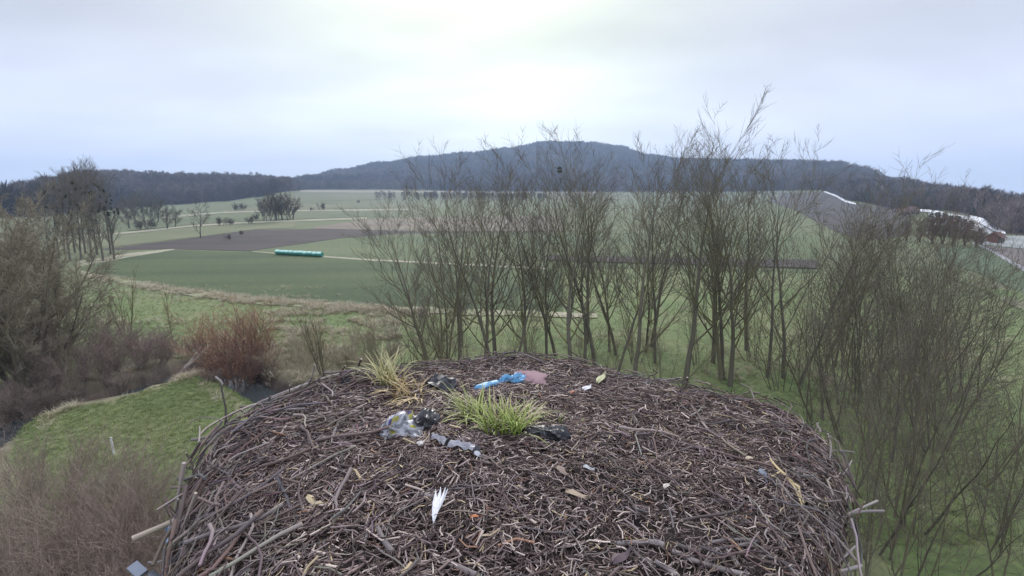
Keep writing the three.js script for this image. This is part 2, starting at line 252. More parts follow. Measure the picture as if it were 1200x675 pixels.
function makeTree(name, label, category, group, o, sd) {
  seed(sd); const t = thing(name, label, category, V(0, 0, 0), group);
  const crown = new GB(); const n = o.stems || 1;
  for (let s = 0; s < n; s++) {
    const tr = new GB(), a = rr(0, 6.28) + s * 6.28 / n, lean = n > 1 ? rr(o.lean[0], o.lean[1]) : rr(0, 0.05);
    const d = V(Math.cos(a) * Math.sin(lean), Math.cos(lean), Math.sin(a) * Math.sin(lean)), off = (o.spread || 0.2) * (n > 1 ? rr(0.3, 1) : 0);
    limb(lv => lv === 0 ? tr : crown, V(Math.cos(a) * off, -0.25, Math.sin(a) * off), d, o.h * rr(0.82, 1.05), o.r * rr(0.7, 1.1), 0, o);
    mesh(o.stemName || 'trunk', tr.build(), bark, t);
  }
  mesh('crown', crown.build(), bark, t);
  t.visible = true; return t;
}
const BK0 = [0.14, 0.124, 0.098], BK1 = [0.27, 0.25, 0.095], BKT = [0.135, 0.116, 0.098];
const alder = {
  stems: 3, lean: [0.04, 0.2], spread: 0.9, h: 10.4, r: 0.14, min: 0.0092, c0: BK0, c1: BK1, tipC: BKT,
  levels: [
    { seg: 11, wob: 0.11, up: 0.05, sides: 6, tip: 0.1, kids: 18, from: 0.2, ang: [0.45, 1.0], lichen: 0.5 },
    { seg: 8, wob: 0.12, up: 0.10, sides: 4, len: [0.3, 0.52], r: 0.5, kids: 7, from: 0.15, ang: [0.4, 0.9], lichen: 0.9 },
    { seg: 5, wob: 0.10, up: 0.06, sides: 3, len: [0.32, 0.55], r: 0.5, kids: 6, from: 0.15, ang: [0.35, 0.75], lichen: 0.7 },
    { seg: 3, wob: 0.06, up: 0.05, sides: 3, len: [0.35, 0.7], r: 0.65, lichen: 0.4 }]
};
const rowLabel = 'slender bare tree in the row behind the nest', rowGroup = 'bare trees in the row behind the nest';
const alders = [0, 1, 2, 3, 4].map(k => makeTree('bare_tree', rowLabel, 'tree', rowGroup, { ...alder, stems: [1, 1, 2, 1, 2][k], r: [0.15, 0.16, 0.13, 0.13, 0.12][k], lean: [[0.04, 0.16], [0.0, 0.06], [0.05, 0.2], [0.02, 0.1], [0.06, 0.24]][k] }, 101 + k));
// px where the trunk meets the ground, distance away (m), height (m)
const rowSpots = [[536, 34, 12.6, 1], [566, 32, 12.7, 1], [596, 30, 13.0, 2], [640, 33, 13.4, 3], [672, 30, 12.8, 0], [722, 31, 14.0, 2], [748, 29, 13.6, 1], [775, 34, 15.4, 3], [812, 30, 15.6, 1], [845, 34, 13.2, 0], [912, 31, 15.2, 3], [944, 30, 13.6, 2], [975, 34, 12.6, 4], [540, 38, 12.4, 3], [690, 39, 13.4, 0], [1000, 37, 12.0, 1], [580, 34, 12.8, 0], [658, 36, 13.2, 4], [762, 37, 14.2, 2], [885, 37, 14.4, 1], [618, 32, 13, 1], [735, 36, 14.4, 4], [690, 31, 13.4, 3]];
const seenVar = {};
seed(7);
rowSpots.forEach(([px, dist, h, v]) => {
  const x = (px - 600) / F * dist, p = V(x, ground(x, -dist) - 0.05, -dist), sc = h / 12.3, turn = rr(0, 6.28);
  if (!seenVar[v]) { seenVar[v] = 1; const o = alders[v]; o.position.copy(p); o.rotation.y = turn; o.scale.setScalar(sc); } else copyOf(alders[v], rowLabel, p, turn, sc);
});
{ // the tallest tree, forked from the ground
  const o = makeTree('bare_tree', 'tallest bare tree behind the nest, its forked trunks rising above the hill', 'tree', rowGroup, { ...alder, stems: 3, h: 12.2, r: 0.18, lean: [0.05, 0.2], levels: alder.levels.map((l, i) => i === 0 ? { ...l, kids: 19 } : l) }, 131);
  o.position.set(270 / F * 30, ground(13.5, -30), -30);
}
{ // the broad tree by the straw-coloured grass
  const o = makeTree('bare_tree', 'broad low-branched bare tree with spreading stems behind the straw grass clump', 'tree', rowGroup, { ...alder, stems: 5, h: 9.9, r: 0.12, lean: [0.06, 0.36], spread: 1.0, levels: alder.levels.map((l, i) => i === 0 ? { ...l, kids: 15, from: 0.1 } : l) }, 143);
  o.position.set(-94 / F * 30, ground(-4.7, -30), -30);
}
{ // clump of mistletoe in one crown of the row
  const t = alders[0], gb = new GB(); seed(77); const r = ray(656, 199), s = 34.6 / -r.z, c = V(r.x * s, H + r.y * s, r.z * s);
  for (let k = 0; k < 260; k++) { const d = V(rr(-1, 1), rr(-1, 1), rr(-1, 1)).normalize(); gb.blade(c.clone().addScaledVector(d, 0.1), d, Math.abs(d.y) > 0.9 ? V(1, 0, 0) : Y, rr(0.12, 0.24), 0.014, 0.3, [0.05, 0.06, 0.025], [0.08, 0.09, 0.03], 2); }
  tag(mesh('mistletoe_ball', gb.build(), vc(0.8), scene), 'round dark mistletoe ball high in the bare row trees', 'mistletoe');
}
// undergrowth between the trunks of the row
const brush = { stems: 9, lean: [0.1, 0.6], spread: 0.7, h: 4.2, r: 0.03, min: 0.007, stemName: 'stem', c0: BK0, c1: [0.32, 0.29, 0.11], tipC: [0.25, 0.21, 0.12], levels: [
  { seg: 6, wob: 0.12, up: 0.05, sides: 4, tip: 0.2, kids: 9, from: 0.2, ang: [0.3, 0.8], rise: 0.1 },
  { seg: 4, wob: 0.16, up: 0.06, sides: 3, len: [0.25, 0.5], r: 0.55, kids: 5, from: 0.1, ang: [0.4, 0.9] },
  { seg: 3, wob: 0.2, up: 0.05, sides: 3, len: [0.35, 0.6], r: 0.6 }] };
const brushLabel = 'low olive twiggy shrub growing under the row of bare trees', brushGroup = 'shrubs under the row of trees';
const brushes = [0, 1].map(k => makeTree('undergrowth_shrub', brushLabel, 'shrub', brushGroup, brush, 201 + k));
seed(21);
[[440, 30], [474, 28], [520, 33], [560, 28], [610, 34], [640, 29], [680, 33], [712, 28], [752, 34], [790, 29], [830, 33], [900, 34], [935, 29], [965, 32], [1000, 30]].forEach(([px, dist], k) => {
  const x = (px - 600) / F * dist, p = V(x, ground(x, -dist) - 0.05, -dist), sc = rr(0.8, 1.25), a = rr(0, 6.28);
  if (k < 2) { brushes[k].position.copy(p); brushes[k].scale.setScalar(sc); } else copyOf(brushes[k % 2], brushLabel, p, a, sc);
});
// thicket to the right of the nest: tall rods rising from the bank
const rods = { stems: 5, lean: [0.06, 0.42], spread: 1.2, h: 9.0, r: 0.065, min: 0.0072, stemName: 'stem', c0: [0.105, 0.09, 0.072], c1: [0.22, 0.2, 0.09], tipC: [0.145, 0.118, 0.102], levels: [
  { seg: 9, wob: 0.13, up: 0.03, sides: 5, tip: 0.13, kids: 11, from: 0.12, ang: [0.4, 0.95], rise: 0.05, lichen: 0.6 },
  { seg: 6, wob: 0.12, up: 0.07, sides: 4, len: [0.26, 0.46], r: 0.45, kids: 5, from: 0.15, ang: [0.4, 0.9], lichen: 0.6 },
  { seg: 4, wob: 0.12, up: 0.06, sides: 3, len: [0.35, 0.6], r: 0.5, kids: 4, from: 0.15, ang: [0.35, 0.8], lichen: 0.6 },
  { seg: 2, wob: 0.08, up: 0.05, sides: 3, len: [0.4, 0.7], r: 0.65 }] };
const rodLabel = 'tall bare many-stemmed thicket tree on the green slope beside the nest', rodGroup = 'bare thicket beside the nest';
const rodTrees = [0, 1, 2].map(k => makeTree('thicket_tree', rodLabel, 'tree', rodGroup, { ...rods, stems: [5, 4, 6][k] }, 301 + k));
seed(31);
[[1010, 26, 9.7], [1045, 28, 10.0], [1080, 25, 9.7], [1108, 29, 9.9], [1132, 25, 9.5], [1075, 20, 9.3], [1140, 21, 9.2], [1010, 18, 8.4], [1060, 15, 8.0], [1120, 16, 8.4], [1175, 19, 7.2], [1205, 15, 6.0], [1140, 12.5, 6.6], [1250, 19, 6.6], [1020, 33, 10.2], [1070, 34, 10.2], [1120, 35, 10.1], [1250, 13, 5.2], [1040, 12.5, 6.0], [1030, 22, 9.5], [1160, 27, 8.6], [990, 24, 9.2]].forEach(([px, dist, h], k) => {
  const x = (px - 600) / F * dist, p = V(x, ground(x, -dist) - 0.05, -dist), sc = h / 10.2, a = rr(0, 6.28);
  if (k < 3) { rodTrees[k].position.copy(p); rodTrees[k].scale.setScalar(sc); rodTrees[k].rotation.y = a; } else copyOf(rodTrees[k % 3], rodLabel, p, a, sc);
});
// brown brush heap of fine twigs below the nest, and the bushes along the creek
const fine = { stems: 16, lean: [0.1, 0.75], spread: 1.0, h: 3.6, r: 0.024, min: 0.0058, stemName: 'stem', c0: [0.19, 0.15, 0.12], c1: [0.26, 0.21, 0.145], tipC: [0.40, 0.31, 0.255], levels: [
  { seg: 6, wob: 0.12, up: 0.03, sides: 4, tip: 0.2, kids: 15, from: 0.1, ang: [0.3, 0.9] },
  { seg: 4, wob: 0.16, up: 0.06, sides: 3, len: [0.28, 0.5], r: 0.55, kids: 7, from: 0.05, ang: [0.4, 0.9] },
  { seg: 3, wob: 0.2, up: 0.05, sides: 3, len: [0.35, 0.65], r: 0.65 }] };
const fineLabel = 'dense brown bush of fine bare twigs below the nest, beside the mown meadow', fineGroup = 'brown bushes beside the meadow';
const fines = [0, 1].map(k => makeTree('twiggy_bush', fineLabel, 'bush', fineGroup, fine, 401 + k));
seed(41);
[[10, 15.5, 0.8], [50, 14.5, 0.8], [90, 15, 0.66], [30, 12.5, 0.85], [85, 12.5, 0.8], [128, 13, 0.62], [-20, 14, 0.85], [158, 11.5, 0.5], [60, 10.8, 0.72], [115, 10.8, 0.66], [5, 17.5, 0.6], [0, 11, 0.8], [108, 14, 0.64], [-5, 12.5, 0.85], [58, 13.3, 0.8], [35, 11.3, 0.8], [140, 10.4, 0.55], [88, 10, 0.66]].forEach(([px, dist, sc], k) => {
  const x = (px - 600) / F * dist, p = V(x, ground(x, -dist) - 0.05, -dist), a = rr(0, 6.28);
  if (k < 2) { fines[k].position.copy(p); fines[k].scale.setScalar(sc * 1.12); } else copyOf(fines[k % 2], fineLabel, p, a, sc * 1.12);
});
function plantAt(src, px, py, h, base, label) { const q = groundAt(px, py), p = V(q.x, ground(q.x, q.z) - 0.08, q.z), a = rr(0, 6.28); if (!src.userData.placed) { src.userData.placed = 1; src.position.copy(p); src.rotation.y = a; src.scale.setScalar(h / base); if (label) src.userData.label = label; return src; } return copyOf(src, label || src.userData.label, p, a, h / base); }
const bankBush = makeTree('bank_bush', 'low mauve-brown bush on the creek bank beyond the meadow', 'bush', 'bushes along the creek bank', { ...fine, h: 2.6, c0: [0.17, 0.13, 0.115], tipC: [0.44, 0.34, 0.285], min: 0.009 }, 431);
seed(43);
[[118, 440, 2.2], [150, 432, 2.8], [185, 424, 2.0], [215, 414, 1.4], [168, 420, 2.6], [240, 412, 1.0], [88, 452, 2.6], [70, 440, 3.8], [100, 425, 4.0], [135, 415, 2.4], [60, 462, 2.4], [250, 445, 1.0], [310, 432, 1.8], [270, 448, 0.9], [30, 470, 2.2], [45, 455, 2.6], [110, 455, 1.6], [140, 445, 1.4], [195, 432, 1.8], [20, 480, 1.8]].forEach(([a, b, h]) => plantAt(bankBush, a, b, h, 2.9));
const rust = makeTree('rust_willow_bush', 'round rust-orange and maroon willow bush above the creek', 'bush', null, { ...fine, stems: 34, h: 4.2, c0: [0.15, 0.10, 0.09], c1: [0.22, 0.13, 0.095], tipC: [0.56, 0.31, 0.18], min: 0.010, lean: [0.04, 0.4], spread: 1.0 }, 441);
plantAt(rust, 280, 434, 4.7, 4.0);
const weeds = makeTree('dry_brush', 'pale tangle of dry thin stems on the creek bank behind the nest edge', 'brush', 'pale dry brush behind the nest edge', { ...fine, stems: 13, h: 2.6, c0: [0.26, 0.22, 0.13], c1: [0.36, 0.33, 0.18], tipC: [0.46, 0.41, 0.31], min: 0.012 }, 451);
seed(45);
[[338, 430, 2.2], [372, 436, 2.2], [405, 428, 2.3], [435, 434, 2.2], [360, 410, 2.2], [425, 408, 2.1]].forEach(([a, b, h]) => plantAt(weeds, a, b, h, 2.9));
const sapling = { stems: 1, h: 4, r: 0.045, min: 0.008, c0: BARK.olive, c1: BARK.lichen, tipC: [0.22, 0.19, 0.09], levels: [
  { seg: 7, wob: 0.06, up: 0.05, sides: 5, tip: 0.2, kids: 13, from: 0.25, ang: [0.3, 0.7], rise: 0.3 },
  { seg: 4, wob: 0.12, up: 0.1, sides: 3, len: [0.25, 0.45], r: 0.5, kids: 6, from: 0.2, ang: [0.3, 0.7], rise: 0.2 },
  { seg: 3, wob: 0.15, up: 0.1, sides: 3, len: [0.3, 0.5], r: 0.6 }] };
plantAt(makeTree('sapling', 'young bare forked sapling on the meadow edge beside a rusty bush row', 'tree', null, { ...sapling, stems: 3, lean: [0.1, 0.4], spread: 0.1 }, 461), 148, 400, 5.2, 4.2);
plantAt(makeTree('sapling', 'thin single-trunk yellowish sapling beside the fallen log', 'tree', null, sapling, 462), 202, 398, 4.6, 4.2);
plantAt(makeTree('sapling', 'pale leaning sapling on the eroded creek bank', 'tree', null, { ...sapling, stems: 2, lean: [0.05, 0.3], c0: BARK.pale }, 463), 88, 462, 4.6, 4.2);
plantAt(makeTree('sapling', 'fan-shaped bare sapling in pale dry brush behind nest edge', 'tree', null, { ...sapling, stems: 4, lean: [0.15, 0.5], c0: [0.11, 0.09, 0.06] }, 464), 382, 445, 4.6, 4.2);
// the big willow by the left edge of the creek
const willow = { stems: 5, lean: [0.08, 0.35], spread: 0.7, h: 9, r: 0.17, min: 0.012, c0: [0.14, 0.12, 0.095], c1: [0.26, 0.23, 0.12], tipC: [0.41, 0.36, 0.26], levels: [
  { seg: 8, wob: 0.1, up: 0.02, sides: 6, tip: 0.15, kids: 18, from: 0.08, ang: [0.4, 1.0], rise: 0.1 },
  { seg: 6, wob: 0.13, up: 0.06, sides: 4, len: [0.25, 0.42], r: 0.35, kids: 11, from: 0.1, ang: [0.4, 1.0] },
  { seg: 3, wob: 0.17, up: 0.05, sides: 3, len: [0.3, 0.5], r: 0.5, kids: 9, from: 0.05, ang: [0.4, 1.0] },
  { seg: 2, wob: 0.2, up: 0.02, sides: 3, len: [0.4, 0.7], r: 0.7 }] };
const wil = makeTree('willow_tree', 'large olive-grey bare willow overhanging the creek', 'tree', 'willows overhanging the creek', willow, 501);
seed(51);
plantAt(wil, 30, 455, 10.8, 9.2); plantAt(wil, -25, 468, 10.4, 9.2); plantAt(wil, 62, 440, 6.8, 9.2); plantAt(wil, 8, 425, 11.6, 9.2); plantAt(wil, 40, 412, 9.4, 9.2);
// poplars with mistletoe
const poplar = { stems: 1, h: 15, r: 0.26, min: 0.02, c0: BK0, c1: [0.22, 0.2, 0.16], tipC: BKT, levels: [
  { seg: 9, wob: 0.04, up: 0.03, sides: 6, tip: 0.12, kids: 24, from: 0.12, ang: [0.4, 0.9], rise: 0.15 },
  { seg: 5, wob: 0.12, up: 0.12, sides: 4, len: [0.2, 0.36], r: 0.4, kids: 7, from: 0.2, ang: [0.3, 0.7] },
  { seg: 3, wob: 0.08, up: 0.06, sides: 3, len: [0.35, 0.6], r: 0.6, kids: 4, from: 0.1, ang: [0.3, 0.65] },
  { seg: 2, wob: 0.06, up: 0.05, sides: 3, len: [0.4, 0.7], r: 0.8 }] };
const ball = new GB(); seed(52);
for (let k = 0; k < 160; k++) { const d = V(rr(-1, 1), rr(-1, 1), rr(-1, 1)).normalize(); ball.blade(d.clone().multiplyScalar(0.1), d, Math.abs(d.y) > 0.9 ? V(1, 0, 0) : Y, rr(0.3, 0.55), 0.05, 0.3, [0.03, 0.04, 0.018], [0.055, 0.065, 0.022], 2); }
const ballGeo = ball.build(), ballMat = vc(0.8);
const pops = [0, 1].map(k => { const t = makeTree('poplar_tree', 'tall pale poplar dotted with mistletoe in the grove beyond the creek', 'tree', 'poplar grove beyond the creek', poplar, 511 + k); seed(60 + k); for (let j = 0; j < 7; j++) { const m = mesh('mistletoe', ballGeo, ballMat, t), a = rr(0, 6.28), r = rr(0.6, 2.6); m.position.set(Math.cos(a) * r, rr(6.5, 14.5), Math.sin(a) * r); m.scale.setScalar(rr(0.5, 0.95)); } return t; });
seed(53);
[[134, 304, 14.6], [121, 306, 15], [108, 306, 15.2], [95, 304, 15], [82, 306, 14.5], [114, 299, 16.5], [70, 303, 13.5], [100, 297, 16.5], [130, 298, 15.4], [58, 304, 12], [88, 296, 16], [76, 298, 14.5]].forEach(([a, b, h], k) => plantAt(pops[k % 2], a, b, h * 1.1, 16.3));
// trees standing in the far fields
const farTree = { stems: 1, h: 9, r: 0.24, min: 0.03, c0: BK0, c1: [0.19, 0.165, 0.135], levels: [
  { seg: 5, wob: 0.08, up: 0.03, sides: 5, tip: 0.2, kids: 12, from: 0.15, ang: [0.5, 1.0] },
  { seg: 4, wob: 0.16, up: 0.06, sides: 4, len: [0.35, 0.6], r: 0.5, kids: 8, from: 0.2, ang: [0.4, 0.9] },
  { seg: 3, wob: 0.2, up: 0.05, sides: 3, len: [0.3, 0.5], r: 0.6, kids: 6, from: 0.1, ang: [0.4, 0.9] },
  { seg: 2, wob: 0.2, up: 0.03, sides: 3, len: [0.4, 0.6], r: 0.8 }] };
const ft = makeTree('field_tree', 'round-crowned bare tree at the corner of the ploughed field', 'tree', null, farTree, 521);
seed(54); plantAt(ft, 235, 279, 11, 10);
const shrubLabel = 'small bare shrub along a far field edge', shrubGroup = 'shrubs along the far field edges';
const fs = makeTree('field_shrub', shrubLabel, 'shrub', shrubGroup, { ...farTree, stems: 6, lean: [0.1, 0.5], spread: 1, h: 4.5, r: 0.09, min: 0.03, stemName: 'stem' }, 522);
[[165, 270, 4], [178, 268, 3.6], [258, 264, 3.4], [270, 264, 3], [293, 262, 3.2], [268, 281, 1.6], [283, 275, 1.4], [300, 258, 3.0], [378, 246, 5], [365, 247, 2.5], [277, 247, 5], [285, 246, 4.5], [420, 238, 3]].forEach(([a, b, h]) => plantAt(fs, a, b, h, 5));
const grove = makeTree('field_grove_tree', 'bare rounded tree in the small clump amid far green fields', 'tree', 'small clump of trees amid far fields', { ...farTree, stems: 4, lean: [0.05, 0.35], spread: 1, h: 8, r: 0.18, min: 0.035 }, 523);
[[310, 258, 10], [319, 259, 11], [327, 258, 12], [335, 258, 12], [341, 257, 10]].forEach(([a, b, h]) => plantAt(grove, a, b, h, 8.8));
const ew = makeTree('edge_tree', 'hazy bare tree standing before the left wood', 'tree', 'trees standing before the left wood', { ...farTree, stems: 2, lean: [0.05, 0.3], h: 9, min: 0.035 }, 524);
[[196, 268, 8], [205, 266, 7], [170, 262, 12], [160, 263, 12], [185, 260, 11], [152, 268, 10], [178, 263, 10]].forEach(([a, b, h]) => plantAt(ew, a, b, h, 9.5));
// dark evergreens and the russet tree by the farm on the right
function conifer(h, w, sd, c) { const gb = new GB(); seed(sd); for (let k = 0; k < 520; k++) { const f = Math.pow(rnd(), 0.8), a = rr(0, 6.28), r = w * (1 - f * 0.86) * rr(0.45, 1), y = h * (0.06 + 0.92 * f), d = V(Math.cos(a), rr(-0.5, 0.35), Math.sin(a)).normalize(), s = rr(0.35, 0.8), p = V(Math.cos(a) * r, y, Math.sin(a) * r), sd2 = V(-Math.sin(a), 0, Math.cos(a)); const j = rr(0.6, 1.3); gb.tri(p.clone().addScaledVector(d, s), p.clone().addScaledVector(sd2, s * 0.5), p.clone().addScaledVector(sd2, -s * 0.5).add(V(0, rr(-0.2, 0.2), 0)), c.map(v => v * j)); } return gb; }
function evergreen(label, group) { const t = thing('evergreen_tree', label, 'tree', V(0, 0, 0), group), tr = new GB(); tr.tube([V(0, -0.3, 0), V(0.05, 3, 0), V(0, 6.5, 0)], [0.2, 0.14, 0.04], 6, BARK.brown); mesh('trunk', tr.build(), bark, t); mesh('crown', conifer(7.4, 2.3, 71, [0.02, 0.032, 0.022]).build(), vc(0.9), t); return t; }
const eg = evergreen('dark evergreen tree in the clump beside the farm road', 'dark evergreens beside the farm road');
seed(55); [[1088, 276, 6], [1096, 276, 6.4], [1104, 276, 6], [1112, 277, 5.6], [1120, 278, 5.6], [1128, 280, 5], [1135, 283, 5]].forEach(([a, b, h]) => plantAt(eg, a, b, h, 6.4));
const farmTree = makeTree('farm_tree', 'bare russet-brown tree in the clump above the thicket', 'tree', 'russet trees above the thicket', { ...farTree, stems: 3, lean: [0.05, 0.3], h: 9, min: 0.035, c0: [0.16, 0.1, 0.08], c1: [0.18, 0.12, 0.09] }, 525);
[[1062, 282, 5], [1078, 284, 6], [1092, 286, 6.5], [1104, 286, 7], [1116, 288, 7], [1130, 288, 6], [1143, 291, 5], [1040, 280, 4.5], [1150, 288, 3.5], [1020, 280, 4]].forEach(([a, b, h]) => plantAt(farmTree, a, b, h, 9.5));
// ------------------------------------------------------------------ woods on the hills
{
  const mk = (sd, c) => { seed(sd); const gb = new GB(); for (let k = 0; k < 130; k++) { const a = rr(0, 6.28), f = Math.pow(rnd(), 0.7), r = 4.2 * Math.sqrt(rnd()) * Math.sin(Math.PI * mix(0.22, 0.93, f)), y = mix(2, 12.5, f), d = V(Math.cos(a) * 0.55, 1, Math.sin(a) * 0.55).normalize(), p = V(Math.cos(a) * r, y, Math.sin(a) * r), s = rr(1.4, 3), sd2 = V(rr(-1, 1), rr(-0.2, 0.2), rr(-1, 1)).normalize(), j = rr(0.7, 1.3), w = rr(0.12, 0.3); gb.tri(p.clone().addScaledVector(d, s), p.clone().addScaledVector(sd2, w), p.clone().addScaledVector(sd2, -w), c.map(v => v * j)); } gb.tube([V(0, -1, 0), V(0, 4, 0), V(0.3, 10, 0)], [0.3, 0.24, 0.08], 4, c); return gb.build(); };
  const kinds = [mk(1, [0.12, 0.10, 0.09]), mk(2, [0.14, 0.115, 0.10])], con = conifer(13, 2.6, 3, [0.025, 0.04, 0.03]).build(), lists = [[], [], []];
  seed(61);
  const place = (x, z, k, s) => lists[k].push([x, coarse(x, z) - 0.3, z, rr(0, 6.28), s]);
  for (let n = 0; n < 60000; n++) {
    const px = rr(-60, 1260), ta = (px - 600) / F * CP, db = tab(BASED, px), dc = tab(CREST, px), u = rnd(), d = db + 3 + (dc * 1.03 - db) * u;
    const w = d * (dc - db) / (1000 * 900); if (rnd() > w * 0.75 + 0.12 + (u < 0.06 ? 0.25 : 0) + (u > 0.9 ? 0.15 : 0)) continue;
    const iv = 1 / Math.hypot(1, ta), x = ta * iv * d, z = -iv * d, s = rr(0.7, 1.4) * (d > 1300 ? 1.45 : 1) * (px > 1000 && d < 600 ? 0.75 : 1);
    const cf = fbm(x / 70, 9, z / 70, 2) + (px < 250 && d > 650 ? 0.12 : px < 120 ? -0.3 : 0) + (px > 1000 ? 0.05 : 0);
    place(x, z, cf > 0.22 && rnd() < 0.6 ? 2 : rnd() < 0.5 ? 0 : 1, s);
  }
  const names = ['hill_wood', 'hill_wood', 'hill_conifers'];
  lists.forEach((L, k) => { const im = shadows(new THREE.InstancedMesh(k < 2 ? kinds[k] : con, vc(0.95), L.length)), o = new THREE.Object3D(); L.forEach(([x, y, z, a, s], i) => { o.position.set(x, y, z); o.rotation.set(0, a, 0); o.scale.set(s * rr(0.9, 1.2), s * rr(0.8, 1.15), s * rr(0.9, 1.2)); o.updateMatrix(); im.setMatrixAt(i, o.matrix); const j = rr(0.55, 1.3) * (1 + 1.1 * fbm(x / 120, 3, z / 120, 3)); im.setColorAt(i, new THREE.Color().setRGB(j * rr(0.95, 1.1), j, j)); }); im.name = numbered(names[k]); im.userData = { kind: 'stuff', label: ['bare grey-brown deciduous wood covering the hills', 'paler brown deciduous wood mixed across the hills', 'dark conifers scattered through the hill woods'][k], category: 'wood' }; scene.add(im); });
  // copse before the hill, right of the far fields
  const cp = lists[0].length; seed(62);
  const L2 = []; for (let n = 0; n < 130; n++) { const q = groundAt(rr(440, 640), rr(231, 235.5)); L2.push([q.x, q.y - 0.3, q.z, rr(0, 6.28), rr(0.55, 0.8)]); }
  const im = shadows(new THREE.InstancedMesh(kinds[0], vc(0.95), L2.length)), o = new THREE.Object3D(); L2.forEach(([x, y, z, a, s], i) => { o.position.set(x, y, z); o.rotation.set(0, a, 0); o.scale.setScalar(s); o.updateMatrix(); im.setMatrixAt(i, o.matrix); }); im.name = 'copse'; im.userData = { kind: 'stuff', label: 'dark copse at the foot of the large hill', category: 'wood' }; scene.add(im);
  console.log('wood', lists.map(l => l.length));
}
// ------------------------------------------------------------------ grass tufts
function scatter(name, label, geo, spots, mat, sc) { const im = shadows(new THREE.InstancedMesh(geo, mat, spots.length)), o = new THREE.Object3D(), c = new THREE.Color(); spots.forEach((q, i) => { o.position.set(q.x, q.y, q.z); o.rotation.set(0, rr(0, 6.28), 0); const s = rr(sc[0], sc[1]); o.scale.set(s, s * rr(0.7, 1.3), s); o.updateMatrix(); im.setMatrixAt(i, o.matrix); const j = rr(0.75, 1.2); im.setColorAt(i, c.setRGB(j * rr(0.93, 1.07), j, j * rr(0.9, 1.05))); }); im.name = name; im.userData = { kind: 'stuff', label, category: 'grass' }; scene.add(im); }
const tuft = (sd, n, h, w, c0, c1, sp) => { seed(sd); const gb = new GB(); for (let k = 0; k < n; k++) { const a = rr(0, 6.28), d = V(Math.cos(a) * rr(0.15, 0.8), 1, Math.sin(a) * rr(0.15, 0.8)).normalize(); gb.blade(V(Math.cos(a) * rr(0, sp), -0.02, Math.sin(a) * rr(0, sp)), d, Math.abs(d.y) > 0.98 ? V(1, 0, 0) : Y, h * rr(0.5, 1.1), w, rr(0.3, 1.1), c0, c1, 2); } return gb.build(); };
{
  const green = tuft(81, 9, 0.13, 0.007, [0.12, 0.165, 0.05], [0.24, 0.29, 0.10], 0.12), dry = tuft(82, 12, 0.42, 0.009, [0.32, 0.28, 0.18], [0.56, 0.5, 0.37], 0.16), A = [], B = [];
  seed(83);
  for (let k = 0; k < 60000 && A.length < 26000; k++) { const x = rr(-34, 2), z = -rr(10, 34); if (!inPoly(x, z, meadowPoly)) continue; A.push(V(x, ground(x, z), z)); }
  for (let k = 0; k < 9000; k++) { const q = groundAt(rr(100, 420), rr(340, 420)); A.push(V(q.x, ground(q.x, q.z), q.z)); }
  for (let k = 0; k < 9000; k++) { const q = groundAt(rr(820, 1190), rr(330, 640)); A.push(V(q.x, ground(q.x, q.z), q.z)); }
  for (let k = 0; k < 5200; k++) { const px = rr(95, 500), b = lin([[95, 322], [150, 332], [200, 341], [300, 353], [420, 362], [500, 368]], px), q = groundAt(px, b + (rnd() + rnd() - 1) * 6); if (fbm(q.x / 4, 1, q.z / 4, 2) < -0.12) continue; B.push(q); }
  for (let k = 0; k < 7000; k++) { const t = rnd(), q = creekCurve.getPointAt(t * 0.8); const tg = creekCurve.getTangentAt(t * 0.8), w = (rnd() < 0.5 ? -1 : 1) * (2.2 + Math.abs(rr(-1, 1) * rr(0, 2.2))), x = q.x - tg.z * w, z = q.z + tg.x * w; if (creekDist(x, z) > 2.7 && inPoly(x, z, meadowPoly)) continue; if (fbm(x / 2, 6, z / 2, 2) < 0.05 || (inPoly(x, z, meadowPoly) && rnd() < 0.7)) continue; B.push(V(x, ground(x, z) - 0.16, z)); }
  for (let k = 0; k < 6000; k++) { const q = groundAt(rr(310, 470), rr(362, 450)); if (fbm(q.x / 2.2, 3, q.z / 2.2, 2) < 0.02) continue; B.push(V(q.x, ground(q.x, q.z), q.z)); }
  for (let k = 0; k < 2600; k++) { const q = groundAt(rr(100, 400), rr(335, 410)); if (fbm(q.x / 3, 5, q.z / 3, 2) < 0.12) continue; B.push(V(q.x, ground(q.x, q.z), q.z)); }
  for (let k = 0; k < 3500; k++) { const q = groundAt(rr(480, 1180), rr(360, 460)); if (fbm(q.x / 4, 8, q.z / 4, 2) < 0.1) continue; B.push(V(q.x, ground(q.x, q.z), q.z)); }
  scatter('meadow_grass', 'short green grass of the meadows', green, A, vc(0.9), [0.7, 1.5]); scatter('dry_grass', 'pale dry tall grass along creek and field edges', dry, B, vc(0.9), [0.7, 1.5]);
}
